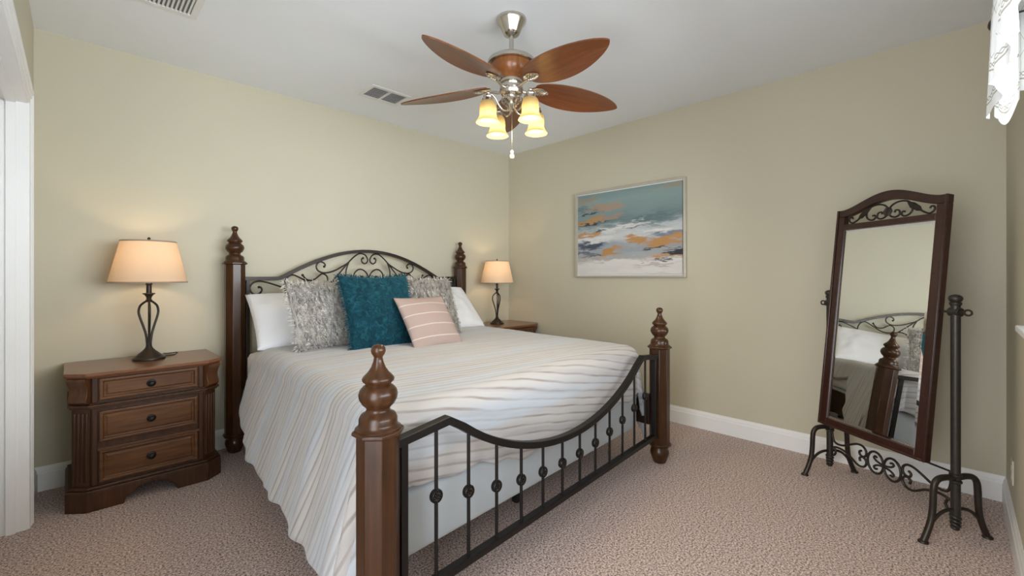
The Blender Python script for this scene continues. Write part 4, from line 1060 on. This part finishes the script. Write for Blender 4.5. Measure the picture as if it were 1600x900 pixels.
# raised bead round the outside of the face
e_ = 0.006
mb.box(-hw, -hw + 0.012, -0.6385, 0.640, d1, d1 + e_); mb.box(hw - 0.012, hw, -0.6385, 0.640, d1, d1 + e_); mb.box(-hw + 0.012, hw - 0.012, -0.6385, -0.6265, d1, d1 + e_)
fo = mb.build('mirror_frame', M['cherry'], chev, angle=30, bevel=0.003); fo.matrix_local = FM
mb = MB(); gx, gb, gt, bv = 0.250, -0.600, 0.527, 0.020
vs = [(-gx, gb, 0.006), (gx, gb, 0.006), (gx, gt, 0.006), (-gx, gt, 0.006), (-gx + bv, gb + bv, 0.0085), (gx - bv, gb + bv, 0.0085), (gx - bv, gt - bv, 0.0085), (-gx + bv, gt - bv, 0.0085)]
vs += [(x, y, 0.0) for x, y, z in vs[:4]]
mb.add(vs, [(4, 5, 6, 7), (0, 1, 5, 4), (1, 2, 6, 5), (2, 3, 7, 6), (3, 0, 4, 7), (8, 9, 1, 0), (9, 10, 2, 1), (10, 11, 3, 2), (11, 8, 0, 3), (11, 10, 9, 8)])
go = mb.build('mirror_glass', M['mirror'], fo, smooth=False)
MB().box(-gx - 0.005, gx + 0.005, gb - 0.005, gt + 0.005, -0.014, -0.001).build('backing_board', M['black'], fo, smooth=False)
# crest scrollwork
mb = MB(); q = []
Sc = [[(0.0, 0.610), (-0.022, 0.634), (-0.058, 0.645), (-0.098, 0.638), (-0.121, 0.612), (-0.122, 0.585), (-0.106, 0.567), (-0.084, 0.563), (-0.070, 0.574), (-0.076, 0.588), (-0.088, 0.585)],
      [(0.0, 0.588), (-0.016, 0.570), (-0.040, 0.563), (-0.060, 0.574), (-0.056, 0.596), (-0.038, 0.600), (-0.034, 0.588)],
      [(-0.098, 0.638), (-0.130, 0.612), (-0.160, 0.585), (-0.188, 0.566), (-0.208, 0.560), (-0.226, 0.572), (-0.226, 0.590), (-0.212, 0.594), (-0.206, 0.584)]]
for pts in Sc:
    for mir in (1, -1): mb.tube(smooth_path([(x * mir, y, 0.0) for x, y in pts], 5), 0.0048, 8)
for k in range(7):
    a = (k - 3) * 0.006; mb.tube([(a * 0.6, 0.574, 0.004), (a * 1.25, 0.596, 0.010 - 0.2 * abs(a)), (a * 0.6, 0.620, 0.004)], [0.003, 0.0042, 0.003], 6)
for mir in (1, -1):
    P0, P1 = Vector((-0.098 * mir, 0.634, 0.002)), Vector((-0.178 * mir, 0.573, 0.002)); dd = (P1 - P0); pp = Vector((-dd.y, dd.x, 0)).normalized()
    for k in range(-2, 3): mb.tube([P0, P0 + dd * 0.35 + pp * 0.006 * k + Vector((0, 0, 0.005)), P0 + dd * 0.7 + pp * 0.005 * k, P1 - dd * 0.04 * abs(k)], [0.003, 0.0046, 0.004, 0.0015], 6)
co = mb.build('crest_scrollwork', M['bronze'], fo, angle=60)
# pivot bolts between frame and posts
zpv = 1.045
for c, sg in ((pl_, -1), (pr_, 1)):
    e0 = Vector((-0.467, -3.335, 0)) - O + v_ * ((zpv - 0.965) / v_.z) + Vector((0, 0, 0.965)) + u_ * (sg * 0.29)
    p1 = c + Vector((0, 0, zpv)); dirv = pd * sg
    mb = MB(); mb.tube([e0, p1], 0.006, 8); mb.tube([p1, p1 + dirv * 0.035], 0.0065, 8)
    ctr = p1 + dirv * 0.050
    mb.tube([ctr + (dirv * math.cos(2 * PI * k / 16) + Vector((0, 0, 1)) * math.sin(2 * PI * k / 16) * 0.8) * 0.015 for k in range(16)], 0.0045, 6, True)
    mb.lathe([(0.020, -0.022), (0.020, 0.022)], 16, axis_m(p1, dirv)); mb.build('pivot_bolt', M['pewter'], chev, angle=40)

# ------------------------------------------------------------------ curtain, rod
RZ, RY = 2.178, -3.745
rod = empty('curtain_rod', (-1.95, RY, RZ), 0, 'dark pewter curtain rod with round finial at the upper right', 'curtain rod')
mb = MB(); mb.tube([(-1.48, 0, 0), (0.88, 0, 0)], 0.009, 12); mb.build('rod', M['pewter'], rod, angle=60)
for sg in (-1, 1):
    mb = MB(); ex = 0.88 if sg > 0 else -1.48; m = axis_m((ex, 0, 0), (sg, 0, 0)); mb.lathe([(0.010, -0.004), (0.016, 0.0), (0.016, 0.006), (0.011, 0.009), (0.020, 0.018), (0.027, 0.032), (0.028, 0.044), (0.022, 0.060), (0.010, 0.070), (0.001, 0.073)], 20, m)
    mb.build('finial', M['pewter'], rod, angle=50)
    bx_ = ex - sg * 0.035; mb = MB(); mb.box(bx_ - 0.008, bx_ + 0.008, YF - RY, 0.012, -0.010, -0.0085).box(bx_ - 0.012, bx_ + 0.012, YF - RY, YF - RY + 0.004, -0.04, 0.03); mb.build('bracket', M['pewter'], rod, smooth=False)

def cloth(name, fn_, na, nb, uv, parent, mat, th=0.0012):
    mb = MB(); mb.grid(fn_, na, nb); o = mb.build(name, mat, parent, angle=180, fix=False)
    uvl = o.data.uv_layers.new(name='UVMap'); uvs = [uv(i / na, j / nb) for i in range(na + 1) for j in range(nb + 1)]
    for lp in o.data.loops: uvl.data[lp.index].uv = uvs[lp.vertex_index]
    return o
val = empty('window_valance', (-1.95, RY, RZ), 0, 'white sheer valance with embroidered diamonds and scalloped hem at the upper right', 'curtain')
XR, XLc = 0.86, -1.45
def hemz(p): # p 0 right end .. 1 left end
    return -0.345 - 0.03 * math.cos(p * 34)
def vfn(p, q):
    x = XR + (XLc - XR) * p; L_ = -hemz(p) + 0.03
    z = 0.03 - L_ * q
    y = 0.016 + 0.016 * q * math.sin(p * 70 + 0.5) + 0.004 * math.sin(p * 190)
    if q < 0.10: y = max(y, 0.012) 
    return Vector((x + 0.012 * q * math.sin(p * 40), y, z))
cloth('valance_panel', vfn, 150, 30, lambda p, q: (p * 1.72 * 1.3, (1 - q) * (0.03 - hemz(p))), val, M['sheer'])
# the end of the valance turns back to the wall in cascading layers, each lower than the one in front
def tail(x, y0, y1, hem0, hem1, bow, amp, ph, zig=0.0):
    """y0 room side .. y1 wall side (relative to the rod), hem heights at both sides"""
    def f(p, q):
        y = y0 + (y1 - y0) * p; hz = hem0 + (hem1 - hem0) * p - zig * math.sin(PI * p) + 0.028 * (1 - p) ** 5
        z = 0.10 + (hz - 0.10) * q
        return Vector((x + amp * math.sin(p * 9 + ph) * (0.3 + q), y + bow * (1 - p) * q, z))
    return cloth('jabot', f, 24, 36, lambda p, q: (p * abs(y1 - y0) * 2.2 + ph, (1 - q) * (0.10 - (hem0 + (hem1 - hem0) * p - zig * math.sin(PI * p)))), val, M['sheer'])
tail(0.884, 0.004, -0.071, -0.232, -0.262, 0.012, 0.004, 0.0, 0.022)
tail(0.872, 0.004, -0.071, -0.352, -0.292, 0.022, 0.004, 0.9, -0.030)
tail(0.862, 0.004, -0.050, -0.395, -0.322, 0.008, 0.005, 1.7, 0.018)
tail(0.852, -0.006, -0.046, -0.415, -0.330, 0.008, 0.004, 2.6, 0.030)

# ------------------------------------------------------------------ small things
out = empty('wall_outlet', (-0.44, YF, 0.30), 0, 'beige wall outlet low on the wall in the right corner', 'outlet')
mb = MB(); mb.box(-0.035, 0.035, 0, 0.006, -0.057, 0.057); mb.build('cover_plate', M['outlet'], out, smooth=False, bevel=0.003)
mb = MB()
for z in (-0.02, 0.02): mb.box(-0.016, 0.016, 0.006, 0.0085, z - 0.013, z + 0.013)
rc = mb.build('receptacle', M['outlet'], out, smooth=False, bevel=0.003)
mb = MB()
for z in (-0.02, 0.02): mb.box(-0.008, -0.006, 0.0085, 0.0089, z - 0.005, z + 0.005).box(0.006, 0.008, 0.0085, 0.0089, z - 0.005, z + 0.005)
mb.build('slot', M['black'], rc, smooth=False)
bx = empty('power_adapter', (-2.690, -0.262, 0), R(8), 'small grey box with white label on the carpet at the left headboard post', 'adapter')
MB().box(-0.045, 0.045, -0.03, 0.03, 0, 0.115).build('case', plain('grey_plastic', (0.17, 0.17, 0.18), 0.5), bx, smooth=False, bevel=0.006)
lab = MB().box(-0.034, 0.034, -0.0312, -0.030, 0.018, 0.095).build('label_sticker', plain('label_paper', (0.62, 0.62, 0.62), 0.6, var=0.03), bx, smooth=False)
mb = MB()
for z, w in ((0.082, 0.026), (0.070, 0.022), (0.056, 0.027), (0.046, 0.020), (0.030, 0.024)): mb.box(-0.028, -0.028 + 2 * w, -0.0318, -0.0312, z - 0.0022, z + 0.0022)
mb.build('printed_lines', M['black'], lab, smooth=False)
